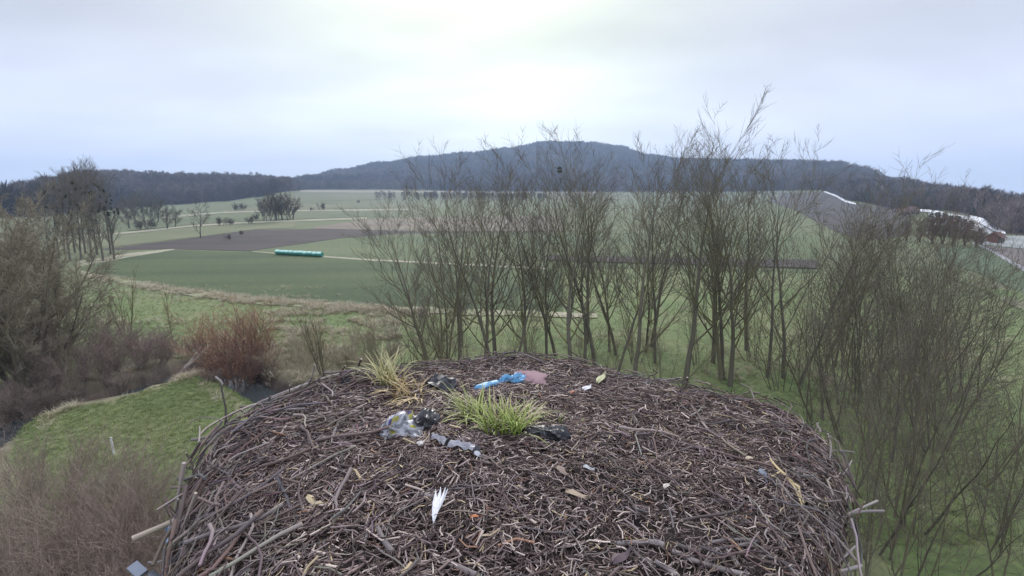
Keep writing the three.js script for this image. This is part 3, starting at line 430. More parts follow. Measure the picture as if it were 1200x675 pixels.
// ------------------------------------------------------------------ bales, farm, post, log
{
  const wrap = plain(0.06, 0.27, 0.21, 0.4), film = plain(0.44, 0.74, 0.64, 0.35, { side: THREE.DoubleSide }), a = groundAt(324, 298.6), b = groundAt(378, 301.4), n = 10, dir = b.clone().sub(a), step = dir.length() / n, turn = Math.atan2(dir.z, dir.x);  // film is the same wrap in a paler tone, as if lit from above
  const L = []; for (const [r, y] of [[0, -0.5], [0.5, -0.5], [0.6, -0.44], [0.62, 0], [0.6, 0.44], [0.5, 0.5], [0, 0.5]]) L.push(new THREE.Vector2(r * 0.82, y));
  const bg = new THREE.LatheGeometry(L, 22); bg.rotateZ(Math.PI / 2); bg.scale(step * 0.97, 1, 1);
  for (let k = 0; k < n; k++) { const p = a.clone().addScaledVector(dir, (k + 0.5) / n), g = thing('silage_bale', 'round bale wrapped in turquoise film, lying in the row beside the field path', 'bale', V(p.x, coarse(p.x, p.z) + 0.56, p.z), 'turquoise bales in a row beside the field path'); g.rotation.y = -turn; mesh('bale', bg, wrap, g); const w = rr(1.3, 1.5), cg = new THREE.CylinderGeometry(0.522, 0.522, step * rr(0.86, 0.96), 14, 1, true, Math.PI / 2 - w * 0.9, w * 1.8); cg.rotateZ(Math.PI / 2); mesh('painted_top_light', cg, film, g); g.position.y += rr(-0.03, 0.02); g.rotation.y += rr(-0.03, 0.03); }  // paler arc over each bale paints in the skylight on its upper half
}
function house(label, px, py, w, d, h, roofH, turn, wallC, roofC) {
  const q = groundAt(px, py), t = thing('farm_house', label, 'house', V(q.x, q.y - 0.2, q.z)); t.rotation.y = turn;
  const wall = plain(...wallC, 0.9), sh = new THREE.Shape([new THREE.Vector2(-d / 2, 0), new THREE.Vector2(d / 2, 0), new THREE.Vector2(d / 2, h), new THREE.Vector2(0, h + roofH), new THREE.Vector2(-d / 2, h)]), wg = new THREE.ExtrudeGeometry(sh, { depth: w, bevelEnabled: false }); wg.translate(0, 0, -w / 2); wg.rotateY(Math.PI / 2); mesh('wall', wg, wall, t);
  const s = Math.hypot(d / 2 + 0.4, roofH * (1 + 0.8 / d)), an = Math.atan2(roofH, d / 2);
  for (const e of [-1, 1]) { const g = new THREE.BoxGeometry(w + 0.8, 0.18, s); g.translate(0, 0.1, s / 2); const m = mesh('roof', g, plain(...roofC, 0.85), t); m.position.set(0, h + roofH, 0); m.rotation.set(e > 0 ? an : Math.PI - an, 0, 0); if (e < 0) { m.rotation.set(an, Math.PI, 0, 'YXZ'); } }
  for (let k = 0; k < 4; k++) for (const e of [-1, 1]) { const m = mesh('window', new THREE.BoxGeometry(1, 1.3, 0.12), plain(0.03, 0.035, 0.04, 0.15), t); m.position.set(mix(-w / 2, w / 2, (k + 0.5) / 4), h * 0.55, e * (d / 2 + 0.02)); mesh('sill', new THREE.BoxGeometry(1.2, 0.1, 0.2), wall, m).position.y = -0.72; }
  return t;
}
house('small red gabled house beside the road at the pale field', 1166, 285, 3.2, 2.6, 2.0, 1.2, 0.5, [0.22, 0.10, 0.09], [0.16, 0.085, 0.075]);
house('red-roofed farmhouse among trees below the hill wood', 1066, 252, 8, 6, 3, 2.6, 0.4, [0.34, 0.29, 0.27], [0.15, 0.09, 0.08]);
house('pale farm shed with a red roof beside the farmhouse', 1057, 253, 6, 5, 2.6, 2, -0.3, [0.3, 0.27, 0.26], [0.15, 0.09, 0.08]);
{ const q = groundAt(134, 533), y = ground(q.x, q.z), t = thing('marker_post', 'thin white marker post standing in the mown meadow', 'post', V(q.x, y, q.z)), w = plain(0.75, 0.75, 0.74, 0.6), g = new GB(); g.tube([V(0, -0.15, 0), V(-0.05, 0.75, 0)], [0.045, 0.045], 8, [1, 1, 1], [1, 1, 1], true); mesh('post', g.build(), w, t); const c = new GB(); c.tube([V(-0.05, 0.75, 0), V(-0.052, 0.8, 0)], [0.055, 0.05], 8, [1, 1, 1], [1, 1, 1], true); mesh('cap', c.build(), w, t); }
{ const a = groundAt(203, 428), b = groundAt(262, 418); a.y = ground(a.x, a.z) + 0.35; b.y = ground(b.x, b.z) + 1.7; const t = thing('fallen_log', 'pale bleached fallen trunk leaning across bushes on the creek bank', 'log', V(a.x, a.y, a.z)), g = new GB(), e = b.clone().sub(a); const pts = [0, 0.25, 0.5, 0.75, 1].map(f => e.clone().multiplyScalar(f).add(V(0, Math.sin(f * 3) * 0.12 - 0.15 * (f < 0.1), 0))); g.tube(pts, [0.17, 0.16, 0.13, 0.1, 0.05], 8, [0.4, 0.36, 0.3], [0.45, 0.41, 0.35], true); mesh('trunk', g.build(), bark, t); const g2 = new GB(); g2.tube([pts[1], pts[2].clone().add(V(0, 0.28, 0.1)), pts[3].clone().add(V(-0.1, 0.65, 0.1))], [0.1, 0.08, 0.04], 7, [0.38, 0.34, 0.28], [0.42, 0.38, 0.32], true); mesh('branch', g2.build(), bark, t); }

// ------------------------------------------------------------------ the nest
const NC = V(0, 0, -1.46), NY = H - 0.775;
const outlinePx = [[205, 672], [213, 640], [213, 600], [226, 545], [242, 515], [290, 484], [350, 458], [430, 437], [500, 428], [560, 425], [600, 424], [660, 425], [720, 433], [780, 446], [850, 460], [920, 478], [968, 506], [988, 545], [990, 590], [982, 640], [970, 675]];
const rim = outlinePx.map(([a, b]) => { const r = ray(a, b), t = (NY - H) / r.y, x = r.x * t - NC.x, z = r.z * t - NC.z; return [Math.atan2(x, -z), Math.hypot(x, z)]; }).sort((a, b) => a[0] - b[0]);
const firstA = rim[0], lastA = rim[rim.length - 1];
function R(th) { while (th > Math.PI) th -= 2 * Math.PI; while (th < -Math.PI) th += 2 * Math.PI; if (th < firstA[0] || th > lastA[0]) { let u = th < 0 ? th + 2 * Math.PI : th; const f = (u - lastA[0]) / (firstA[0] + 2 * Math.PI - lastA[0]); return mix(lastA[1], firstA[1], f) * (1 - 0.04 * Math.sin(f * Math.PI)) + 0.0; } for (let i = 1; i < rim.length; i++) if (th <= rim[i][0]) return mix(rim[i - 1][1], rim[i][1], (th - rim[i - 1][0]) / (rim[i][0] - rim[i - 1][0])); return 1; }
function nestP(th, u) { // u 0..1 over the top, 1..1.75 down the side
  const ro = R(th); let f, y;
  if (u < 0.91) { f = u; y = 0; } else if (u < 1.09) { const a = (u - 0.91) / 0.18 * Math.PI / 2; f = 0.91 + 0.09 * Math.sin(a); y = -0.09 * (1 - Math.cos(a)); } else { f = 1 - (u - 1.09) * 0.3; y = -0.09 - (u - 1.09) * 0.85; }
  const x = Math.sin(th) * ro * f, z = -Math.cos(th) * ro * f;
  const top = clamp(1 - u); y += 0.06 * (1 - Math.min(1, u * u)) + 0.02 * n3(x * 3.4, 1, z * 3.4) + 0.016 * n3(x * 9, 4, z * 9) + 0.03 * Math.exp(-((x - 0.1) ** 2 / 0.06 + (z + 0.82) ** 2 / 0.02)) - 0.03 * smooth((-x - 0.35) / 0.5) * smooth((z + 0.5) / 0.8);
  return V(NC.x + x, NY + y, NC.z + z);
}
function nestN(th, u) { const e = 0.01, a = nestP(th, u), b = nestP(th, u + e), c = nestP(th + e / Math.max(0.1, Math.min(u, 1)), u); return V().crossVectors(c.sub(a), b.sub(a)).normalize(); }
function polar(x, z) { const dx = x - NC.x, dz = z - NC.z, th = Math.atan2(dx, -dz), r = Math.hypot(dx, dz) / R(th); return [th, r < 0.91 ? r : r < 0.999 ? 0.91 + 0.18 * 2 / Math.PI * Math.asin((r - 0.91) / 0.09) : 1.09]; }
function nestAt(px, py, up = 0) { // where a pixel meets the nest's upper surface
  const r = ray(px, py); let t = 0.4; for (; t < 4; t += 0.003) { const [th, u] = polar(r.x * t, r.z * t); if (u < 1.09 && H + r.y * t < nestP(th, u).y) break; if (H + r.y * t < NY - 0.2) break; }
  const [th, u] = polar(r.x * t, r.z * t), n = nestN(th, u); return { p: V(r.x * t, H + r.y * t, r.z * t).addScaledVector(n, up), n };
}
const toPx = p => { const y = p.y - H, d = -p.z * CP - y * SP, v = y * CP - p.z * SP; return [600 + F * p.x / d, 337.5 - F * v / d]; };
const busy = p => { const [a, b] = toPx(p); return a > 425 && a < 690 && b > 425 && b < 548; };
const onPlane = (px, py, drop) => { const r = ray(px, py), t = -drop / r.y; return V(r.x * t, H - drop, r.z * t); };
{ const q = nestN(0, 0.4); if (q.y < 0) console.log('normal flipped'); }

const nest = thing('stork_nest', 'huge flat nest of piled sticks and twig litter on a mast', 'nest', V(0, 0, 0));
{ // packed core
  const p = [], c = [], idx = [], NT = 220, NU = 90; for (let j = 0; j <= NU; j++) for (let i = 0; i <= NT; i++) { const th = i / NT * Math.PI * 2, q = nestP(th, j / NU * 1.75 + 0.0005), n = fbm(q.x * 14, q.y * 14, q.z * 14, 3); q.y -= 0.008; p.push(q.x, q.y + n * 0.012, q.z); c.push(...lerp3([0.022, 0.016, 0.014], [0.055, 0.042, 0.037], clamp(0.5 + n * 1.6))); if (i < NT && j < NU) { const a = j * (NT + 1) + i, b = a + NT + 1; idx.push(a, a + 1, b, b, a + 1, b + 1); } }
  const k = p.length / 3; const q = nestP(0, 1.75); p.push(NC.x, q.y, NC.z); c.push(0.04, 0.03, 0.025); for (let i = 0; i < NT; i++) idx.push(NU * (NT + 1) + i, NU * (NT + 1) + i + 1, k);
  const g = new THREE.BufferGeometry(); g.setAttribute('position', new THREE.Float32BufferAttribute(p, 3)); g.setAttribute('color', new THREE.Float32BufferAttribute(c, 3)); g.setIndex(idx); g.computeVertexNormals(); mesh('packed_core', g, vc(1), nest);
}
const stickMat = vc(0.8);
const WOOD = [[0.14, 0.105, 0.095], [0.21, 0.17, 0.155], [0.09, 0.066, 0.06], [0.30, 0.25, 0.225], [0.17, 0.12, 0.10], [0.12, 0.10, 0.10]];
function tangent(n, a) { const t1 = V(1, 0, 0).addScaledVector(n, -n.x).normalize(), t2 = V().crossVectors(n, t1); return t1.multiplyScalar(Math.cos(a)).addScaledVector(t2, Math.sin(a)); }
function stickPts(c, dir, n, len, segs, wob) { const side = V().crossVectors(dir, n), b = rr(-1, 1) * wob, b2 = rr(-1, 1) * wob * 0.5, kink = rr(0.2, 0.8), kk = rr(-1, 1) * wob * 0.7, out = []; for (let k = 0; k <= segs; k++) { const f = k / segs - 0.5, w = b * (0.25 - f * f) * 2 + b2 * Math.sin(f * 9) * 0.5 + (f + 0.5 > kink ? (f + 0.5 - kink) * kk : 0); out.push(c.clone().addScaledVector(dir, f * len).addScaledVector(side, w * len).addScaledVector(n, (0.25 - f * f) * len * rr(-0.02, 0.06))); } return out; }
const spotU = () => { for (;;) { const th = rr(-Math.PI, Math.PI), front = Math.abs(th) > 2.2, u = rnd() < 0.80 ? 1.02 * Math.sqrt(rnd()) : rr(0.9, 1.7); if (front && rnd() < 0.6) continue; return [th, u]; } };
{ // litter: chips, bark shreds, thin twigs
  const gb = new GB(); seed(91);
  const chipC = () => { const q = rnd(); return q < 0.44 ? [0.066, 0.044, 0.039] : q < 0.66 ? [0.175, 0.125, 0.112] : q < 0.84 ? [0.29, 0.23, 0.215] : q < 0.945 ? [0.48, 0.40, 0.345] : q < 0.985 ? [0.44, 0.35, 0.21] : [0.24, 0.13, 0.08]; };
  for (let k = 0; k < 84000; k++) {
    const [th, u] = spotU(), p = nestP(th, u), n = nestN(th, u), a = rr(0, 6.28), fineSide = smooth((p.x + 0.1) / 0.5), len = mix(rr(0.012, 0.055), rr(0.008, 0.036), fineSide) * (rnd() < 0.1 ? 1.8 : 1);
    const dir = tangent(n, a).addScaledVector(n, rr(-0.3, 0.3)).normalize(), r = len * rr(0.016, 0.046) + 0.0007, j = rr(0.7, 1.25), c = chipC().map(v => v * j * 1.15); p.addScaledVector(n, rr(-0.004, 0.013));
    gb.tube(stickPts(p, dir, n, len, 2, 0.5), [r, r * rr(0.8, 1.1), r * rr(0.4, 1)], 3, c, c, false, rr(0.35, 1));
  }
  for (let k = 0; k < 4200; k++) {
    let [th, u] = spotU(); if (rnd() < 0.45) u = rr(0.78, 1.65); const p = nestP(th, u), n = nestN(th, u); if (u < 0.8 ? rnd() < (busy(p) ? 0.9 : p.x > 0.1 ? 0.82 : 0.5) : p.x > 0 && rnd() < 0.55) continue;
    const len = rr(0.05, 0.17), edge = smooth((u - 0.7) / 0.25), a = edge > 0.5 && rnd() < 0.6 ? th + rr(-1.1, 1.1) : rr(0, 6.28), dir = tangent(n, a).addScaledVector(n, rr(-0.13, 0.15)).normalize();
    const r = rr(0.0011, 0.0028), j = rr(0.75, 1.2), c = pick(WOOD).map(v => v * j * 0.92); p.addScaledVector(n, rr(0.002, 0.02) + edge * rr(0, 0.03));
    gb.tube(stickPts(p, dir, n, len, 4, 0.32), [r, r * 1.05, r, r * 0.85, r * 0.6], 4, c, c.map(v => v * rr(0.85, 1.3)));
  }
  const m = mesh('twig_litter', gb.build(), stickMat, nest); m.userData.kind = 'stuff'; m.userData.label = 'countless small chips and twigs covering the nest';
}
function addStick(pts, r0, r1, c0, c1, cutEnd, sides = 5) { const gb = new GB(), L = pts.length; gb.tube(pts, pts.map((_, k) => mix(r0, r1, k / (L - 1)) * (1 + 0.1 * Math.sin(k * 5.3))), sides, c0, c1, cutEnd || true); const m = mesh('stick', gb.build(), stickMat, nest); return m; }
{ // the larger sticks, one by one
  seed(95); let made = 0;
  while (made < 208) {
    const onRim = rnd() < 0.62, th = rr(-2.3, 2.3), u = onRim ? rr(0.82, 1.45) : Math.sqrt(rnd()) * 0.85, p = nestP(th, u), n = nestN(th, u); if (!onRim && p.x > 0.05 && rnd() < 0.6) continue;
    if (p.z > -0.75 || busy(p)) continue;
    if (onRim && Math.abs(th) < 0.75) continue; if (onRim && p.x > 0 && rnd() < 0.55) continue;
    const len = onRim ? (p.x > 0 ? rr(0.08, 0.24) : rr(0.1, 0.32)) : rr(0.08, 0.24), a = onRim ? th + rr(-1.1, 1.1) + (p.x < -0.3 && rnd() < 0.3 ? Math.PI / 2 : 0) : rr(0, 6.28), dir = tangent(n, a).addScaledVector(n, rr(-0.06, 0.08)).normalize(), r = rr(0.0025, 0.006) * (p.x > 0 ? 0.72 : 1.05), j = rr(0.8, 1.25), c = pick(WOOD).map(v => v * j);
    p.addScaledVector(n, r + rr(0.006, 0.03) * (onRim ? 1.5 : 0.8));
    addStick(stickPts(p, dir, n, len, 4, 0.22), r, r * rr(0.5, 0.95), c, c.map(v => v * rr(0.9, 1.2)), rnd() < 0.5 ? [0.42, 0.35, 0.26] : null); made++;
  }
  // sticks that the photograph shows singly: pixel path with the drop below the eye
  const S = (path, r0, r1, c = [0.2, 0.17, 0.165], cut) => { const th0 = path[0][0] > 900 ? 0.55 : 0.7; r0 *= th0; r1 *= th0; const pts = path.map(([a, b, d]) => d === undefined ? nestAt(a, b, r0 * 0.9).p : onPlane(a, b, d)); const cv = new THREE.CatmullRomCurve3(pts); addStick(cv.getPoints(5), r0, r1, c, c.map(v => v * 1.1), cut || [0.45, 0.38, 0.28]); };
  const PALE = [0.40, 0.34, 0.265], GREY = [0.21, 0.185, 0.18], DK = [0.09, 0.075, 0.07], MOSS = [0.22, 0.24, 0.05];
  S([[155, 632, 0.87], [205, 610, 0.86], [243, 592, 0.84], [262, 578, 0.83]], 0.0125, 0.008, [0.36, 0.305, 0.24]);
  S([[216, 598, 0.85], [228, 584, 0.83], [243, 570, 0.81]], 0.008, 0.007, [0.3, 0.25, 0.2]);
  S([[174, 659, 0.93], [190, 658, 0.92], [202, 645, 0.9], [214, 618, 0.88]], 0.0045, 0.006, GREY);
  S([[218, 675, 0.93], [221, 650, 0.91], [224, 632, 0.89], [231, 612, 0.87]], 0.006, 0.005, [0.25, 0.21, 0.17]);
  S([[200, 675, 0.95], [208, 645, 0.93], [212, 620, 0.91], [226, 570, 0.88]], 0.0035, 0.0025, DK);
  S([[241, 675, 0.92], [239, 650, 0.9], [238, 630, 0.88]], 0.0045, 0.004, GREY);
  S([[214, 669, 0.84], [240, 674, 0.83], [278, 673, 0.82], [310, 676, 0.81]], 0.006, 0.005, [0.38, 0.34, 0.26]);
  S([[226, 636, 0.83], [250, 655, 0.82], [280, 668, 0.81], [320, 680, 0.8]], 0.007, 0.008, GREY);
  S([[224, 638, 0.88], [236, 633, 0.86], [262, 643, 0.84], [290, 660, 0.82]], 0.005, 0.006, [0.15, 0.13, 0.13]);
  S([[235, 604, 0.8], [246, 616, 0.79], [262, 624, 0.78], [287, 621, 0.78]], 0.006, 0.005, GREY);
  S([[270, 632, 0.79], [278, 648, 0.79], [290, 662, 0.78], [300, 676, 0.78]], 0.006, 0.006, [0.17, 0.145, 0.14]);
  S([[249, 570, 0.8], [253, 582, 0.79], [262, 592, 0.78], [285, 603, 0.77]], 0.005, 0.006, GREY);
  S([[192, 595, 0.86], [206, 585, 0.84], [218, 594, 0.83]], 0.0035, 0.003, DK);
  S([[206, 583, 0.83], [216, 590, 0.82], [224, 598, 0.81]], 0.005, 0.005, [0.28, 0.24, 0.22]);
  S([[221, 576, 0.82], [236, 582, 0.81], [244, 586, 0.8]], 0.005, 0.005, PALE);
  S([[212, 592, 0.87], [219, 575, 0.85], [228, 555, 0.83], [240, 530, 0.81]], 0.003, 0.0025, DK);
  S([[224, 516, 0.80], [245, 512, 0.79], [265, 503, 0.78], [288, 493, 0.77]], 0.0075, 0.009, [0.17, 0.145, 0.14]);
  S([[232, 525, 0.80], [250, 513, 0.79], [270, 500, 0.78], [286, 493, 0.77]], 0.006, 0.010, GREY);
  S([[272, 500, 0.775], [281, 496, 0.772], [290, 491, 0.77]], 0.0108, 0.0105, MOSS);
  S([[234, 510, 0.79], [244, 500, 0.78], [262, 490, 0.77], [292, 476, 0.76], [304, 473, 0.755]], 0.006, 0.0065, [0.34, 0.30, 0.25]);
  S([[222, 496, 0.78], [232, 490, 0.775], [252, 490, 0.77], [262, 494, 0.77]], 0.003, 0.003, [0.17, 0.14, 0.13]);
  S([[234, 500, 0.78], [234, 508, 0.785], [233, 520, 0.79]], 0.004, 0.004, [0.3, 0.26, 0.23]);
  { const b = onPlane(265, 499, 0.77), tip = b.clone().add(V(-0.015, 0.155, -0.02)); addStick([b, b.clone().lerp(tip, 0.4).add(V(0.006, 0, 0)), b.clone().lerp(tip, 0.8), tip], 0.004, 0.003, DK, DK); addStick([tip.clone().add(V(-0.018, 0.016, 0)), tip, tip.clone().add(V(0.004, -0.012, 0))], 0.004, 0.005, [0.3, 0.26, 0.24], [0.3, 0.26, 0.24]); }
  S([[303, 472], [320, 465], [338, 458], [362, 449]], 0.009, 0.010, GREY); S([[338, 459], [360, 450], [380, 443], [399, 438]], 0.010, 0.0095, [0.24, 0.2, 0.18], [0.5, 0.42, 0.3]);
  S([[347, 461], [356, 459], [366, 457]], 0.009, 0.009, [0.30, 0.40, 0.06]); S([[282, 477], [292, 476], [306, 474]], 0.008, 0.008, [0.12, 0.1, 0.1]);
  S([[352, 488], [368, 474], [380, 460], [398, 452], [416, 434]], 0.007, 0.004, GREY); S([[362, 492], [380, 474], [396, 456], [412, 440]], 0.005, 0.006, [0.16, 0.14, 0.14]);
  S([[325, 500], [345, 487], [364, 482]], 0.004, 0.004, [0.25, 0.21, 0.17]); S([[374, 545], [392, 526], [412, 508], [424, 502]], 0.008, 0.007, GREY); S([[388, 518], [393, 505], [399, 495]], 0.010, 0.009, [0.22, 0.2, 0.195]);
  S([[357, 544], [378, 548], [398, 551], [414, 554]], 0.006, 0.005, [0.16, 0.145, 0.15]); S([[260, 574], [266, 562], [276, 550]], 0.012, 0.011, [0.19, 0.165, 0.16]);
  S([[342, 590], [341, 574], [344, 558], [350, 545]], 0.007, 0.004, GREY); S([[350, 580], [362, 595], [369, 606], [366, 622]], 0.006, 0.006, [0.18, 0.155, 0.15]);
  S([[364, 622], [378, 610], [390, 600], [398, 594]], 0.005, 0.004, [0.22, 0.18, 0.16]); S([[430, 592], [444, 584], [452, 578]], 0.0065, 0.006, [0.46, 0.38, 0.28]); S([[448, 581], [462, 573], [478, 566], [492, 556]], 0.0065, 0.004, [0.15, 0.125, 0.12]);
  S([[427, 641], [430, 630], [436, 618]], 0.008, 0.006, [0.24, 0.21, 0.2]); S([[443, 622], [450, 636], [460, 650]], 0.010, 0.011, [0.17, 0.145, 0.14]); S([[466, 674], [478, 658], [485, 638]], 0.0045, 0.004, [0.33, 0.27, 0.2]);
  S([[450, 663], [466, 652], [478, 638]], 0.005, 0.004, [0.3, 0.25, 0.19]); S([[494, 582], [510, 585], [524, 590]], 0.009, 0.008, GREY); S([[500, 577], [520, 575], [545, 574], [560, 570]], 0.006, 0.005, [0.14, 0.12, 0.12]);
  S([[517, 659], [535, 668], [560, 680]], 0.011, 0.012, [0.16, 0.13, 0.125]); S([[300, 640], [312, 652], [322, 660], [345, 664]], 0.006, 0.006, [0.24, 0.2, 0.19]); S([[352, 670], [362, 673], [370, 676]], 0.007, 0.007, PALE);
  S([[330, 602], [340, 616], [345, 628]], 0.006, 0.006, GREY, [0.6, 0.5, 0.36]); S([[344, 632], [356, 628], [372, 624]], 0.006, 0.005, DK); S([[300, 604], [318, 612], [335, 624]], 0.006, 0.006, GREY);
  S([[636, 579], [650, 600], [662, 618], [684, 646]], 0.005, 0.0035, [0.22, 0.18, 0.17]); S([[657, 652], [664, 632], [674, 618], [690, 608]], 0.005, 0.004, [0.24, 0.2, 0.18]); S([[578, 596], [600, 598], [622, 594]], 0.007, 0.005, [0.2, 0.17, 0.16]); S([[650, 575], [662, 572], [673, 568]], 0.004, 0.004, [0.36, 0.3, 0.25]); S([[634, 538], [648, 535], [660, 531]], 0.0035, 0.0035, [0.38, 0.31, 0.24]); S([[590, 584], [583, 608], [590, 640]], 0.005, 0.005, [0.17, 0.14, 0.13]);
  S([[750, 452], [768, 448], [784, 445], [798, 443]], 0.009, 0.008, [0.16, 0.13, 0.12]); S([[721, 460], [727, 455], [733, 450]], 0.006, 0.005, [0.33, 0.28, 0.23]); S([[803, 490], [818, 500], [832, 506], [845, 514]], 0.007, 0.006, [0.11, 0.09, 0.085]); S([[700, 508], [716, 510], [736, 508]], 0.007, 0.005, [0.08, 0.065, 0.06]); S([[788, 520], [800, 514], [814, 506]], 0.006, 0.005, [0.30, 0.24, 0.2]); S([[790, 530], [800, 522], [808, 513]], 0.004, 0.004, [0.34, 0.29, 0.25]);
  S([[720, 640], [740, 639], [766, 638], [778, 642]], 0.009, 0.011, [0.2, 0.175, 0.17]); S([[788, 648], [800, 653], [812, 659], [846, 669], [878, 678]], 0.0085, 0.008, [0.23, 0.2, 0.19]); S([[793, 640], [806, 645], [818, 648]], 0.008, 0.008, DK); S([[820, 646], [836, 636], [858, 634], [885, 635], [908, 638]], 0.006, 0.006, [0.21, 0.185, 0.18]); S([[836, 645], [858, 642], [882, 638]], 0.0055, 0.005, GREY); S([[820, 668], [830, 655], [842, 645]], 0.005, 0.004, [0.2, 0.17, 0.16]); S([[850, 648], [858, 656], [864, 665]], 0.009, 0.008, [0.19, 0.165, 0.155]); S([[886, 653], [910, 656], [922, 664], [934, 676]], 0.005, 0.005, GREY); S([[738, 644], [750, 656], [762, 664]], 0.008, 0.007, [0.13, 0.11, 0.11]); S([[766, 660], [780, 668], [795, 680]], 0.009, 0.009, [0.22, 0.19, 0.18]); S([[812, 590], [826, 590], [846, 587]], 0.006, 0.006, [0.13, 0.12, 0.13]);
  S([[959, 620, 0.80], [985, 608, 0.81], [1004, 600, 0.82], [1036, 599, 0.83]], 0.008, 0.0065, [0.19, 0.165, 0.155], [0.5, 0.44, 0.36]); S([[994, 602, 0.81], [1010, 595, 0.82], [1028, 587, 0.83]], 0.006, 0.006, [0.3, 0.26, 0.24]); S([[958, 669, 0.84], [978, 662, 0.84], [990, 652, 0.85], [1002, 640, 0.86]], 0.0055, 0.005, [0.29, 0.25, 0.23]); S([[972, 672, 0.84], [990, 668, 0.85], [1009, 663, 0.86]], 0.0075, 0.0075, [0.30, 0.26, 0.25], [0.5, 0.36, 0.28]); S([[968, 618, 0.79], [962, 634, 0.80], [966, 650, 0.81], [970, 676, 0.82]], 0.007, 0.006, [0.27, 0.23, 0.22]); S([[937, 574], [955, 573], [975, 577], [988, 582]], 0.006, 0.005, GREY); S([[980, 567, 0.80], [992, 576, 0.81], [998, 588, 0.82]], 0.005, 0.005, [0.24, 0.21, 0.2]); S([[970, 560, 0.78], [972, 574, 0.78], [970, 588, 0.785]], 0.0075, 0.007, [0.2, 0.17, 0.16]); S([[940, 594], [960, 598], [980, 604], [1000, 620, 0.83]], 0.006, 0.005, GREY); S([[965, 613], [952, 598], [966, 588]], 0.005, 0.004, [0.22, 0.18, 0.17]); S([[975, 528, 0.8], [986, 528, 0.8], [1002, 530, 0.81]], 0.004, 0.003, GREY); S([[988, 556, 0.8], [994, 548, 0.8], [998, 540, 0.8]], 0.0045, 0.004, [0.26, 0.22, 0.2]); S([[914, 612], [932, 607], [950, 606]], 0.008, 0.007, [0.24, 0.2, 0.18]); S([[972, 540, 0.775], [974, 522, 0.77], [970, 508, 0.77]], 0.006, 0.005, [0.2, 0.17, 0.16]);
  console.log('sticks', nest.children.length);
}
// mast and platform that carry the nest
{
  const y0 = nestP(0, 1.74).y, t = thing('nest_mast', 'wooden mast with a steel platform under the stork nest', 'mast', V(NC.x, 0, NC.z)), g = new GB(); g.tube([V(0, -0.6, 0), V(0.02, 5, 0), V(0, y0 - 0.02, 0)], [0.17, 0.15, 0.13], 14, [0.2, 0.16, 0.12], [0.24, 0.2, 0.16], true); mesh('pole', g.build(), vc(0.9), t);
  const st = plain(0.3, 0.33, 0.37, 0.45, { metalness: 0.6 }); for (let k = 0; k < 6; k++) { const a = k / 6 * Math.PI * 2 + 0.3, m = mesh('platform_arm', new THREE.BoxGeometry(0.86, 0.05, 0.05), st, t); m.position.set(Math.cos(a) * 0.42, y0 - 0.03 - 0.0012 * k, Math.sin(a) * 0.42); m.rotation.y = -a; }
  const rg = new THREE.TorusGeometry(0.84, 0.022, 8, 48); rg.rotateX(Math.PI / 2); mesh('platform_ring', rg, st, t).position.y = y0 - 0.03;
  const b = mesh('bracket_plate', new THREE.BoxGeometry(0.05, 0.01, 0.028), plain(0.2, 0.23, 0.28, 0.5), t), q = onPlane(161, 668, 1.02); b.position.set(q.x - NC.x, q.y, q.z - NC.z); b.rotation.set(0.25, -0.5, -0.15);
  const e = new GB(), inn = V(-0.62, y0 - 0.03, 0.1); e.tube([b.position.clone().add(V(0.03, -0.012, 0)), inn], [0.012, 0.012], 8, [1, 1, 1]); mesh('bracket_rod', e.build(), st, t);
}
// ------------------------------------------------------------------ what lies on the nest
const basis = n => { const x = V(1, 0, 0).addScaledVector(n, -n.x).normalize(); return [x, n.clone(), V().crossVectors(x, n)]; };
// crumpled piece: closed lumpy sheet through pixel outline (half widths along a spine)
function crumple(name, label, category, spine, mat, o = {}) { // spine: [px, py, half width m, half height m]
  const N = 26, M = 22, cv = new THREE.CatmullRomCurve3(spine.map(s => nestAt(s[0], s[1]).p)), p = [], idx = [], uv = []; seed(o.sd || 1); const z0 = rr(0, 50);
  for (let i = 0; i <= N; i++) { const f = i / N, q = cv.getPoint(f), tg = cv.getTangent(f), si = f * (spine.length - 1), k = Math.min(spine.length - 2, Math.floor(si)), w = mix(spine[k][2], spine[k + 1][2], smooth(si - k)), h = mix(spine[k][3], spine[k + 1][3], smooth(si - k)), side = V().crossVectors(tg, Y).normalize();
    for (let j = 0; j < M; j++) { const a = j / M * Math.PI * 2, cr = 1 + (o.cr || 0.3) * (n3(f * (o.ff || 6), Math.cos(a) * 1.6 + z0, Math.sin(a) * 1.6) + 0.6 * Math.abs(n3(f * 14, Math.cos(a) * 4 + z0, Math.sin(a) * 4))) , en = i === 0 || i === N ? 0.25 : 1; const v = q.clone().addScaledVector(side, Math.cos(a) * w * cr * en).addScaledVector(Y, (Math.sin(a) * 0.9 + 0.55) * h * cr * en); p.push(v.x, v.y, v.z); uv.push(f, j / M); if (i < N) { const j2 = (j + 1) % M, A = i * M, B = A + M; idx.push(A + j, A + j2, B + j, B + j, A + j2, B + j2); } } }
  for (const e of [0, N]) { const c = p.length / 3, q = cv.getPoint(e / N); p.push(q.x, q.y, q.z); uv.push(e / N, 0.5); for (let j = 0; j < M; j++) { const j2 = (j + 1) % M; e ? idx.push(e * M + j, e * M + j2, c) : idx.push(j2, j, c); } }
  const g = new THREE.BufferGeometry(); g.setAttribute('position', new THREE.Float32BufferAttribute(p, 3)); g.setAttribute('uv', new THREE.Float32BufferAttribute(uv, 2)); g.setIndex(idx); const gg = o.facet ? g.toNonIndexed() : g; gg.computeVertexNormals();
  return tag(mesh(name, gg, mat, scene), label, category, o.group);
}
const blueM = plain(0.085, 0.27, 0.46, 0.5, { side: THREE.DoubleSide });
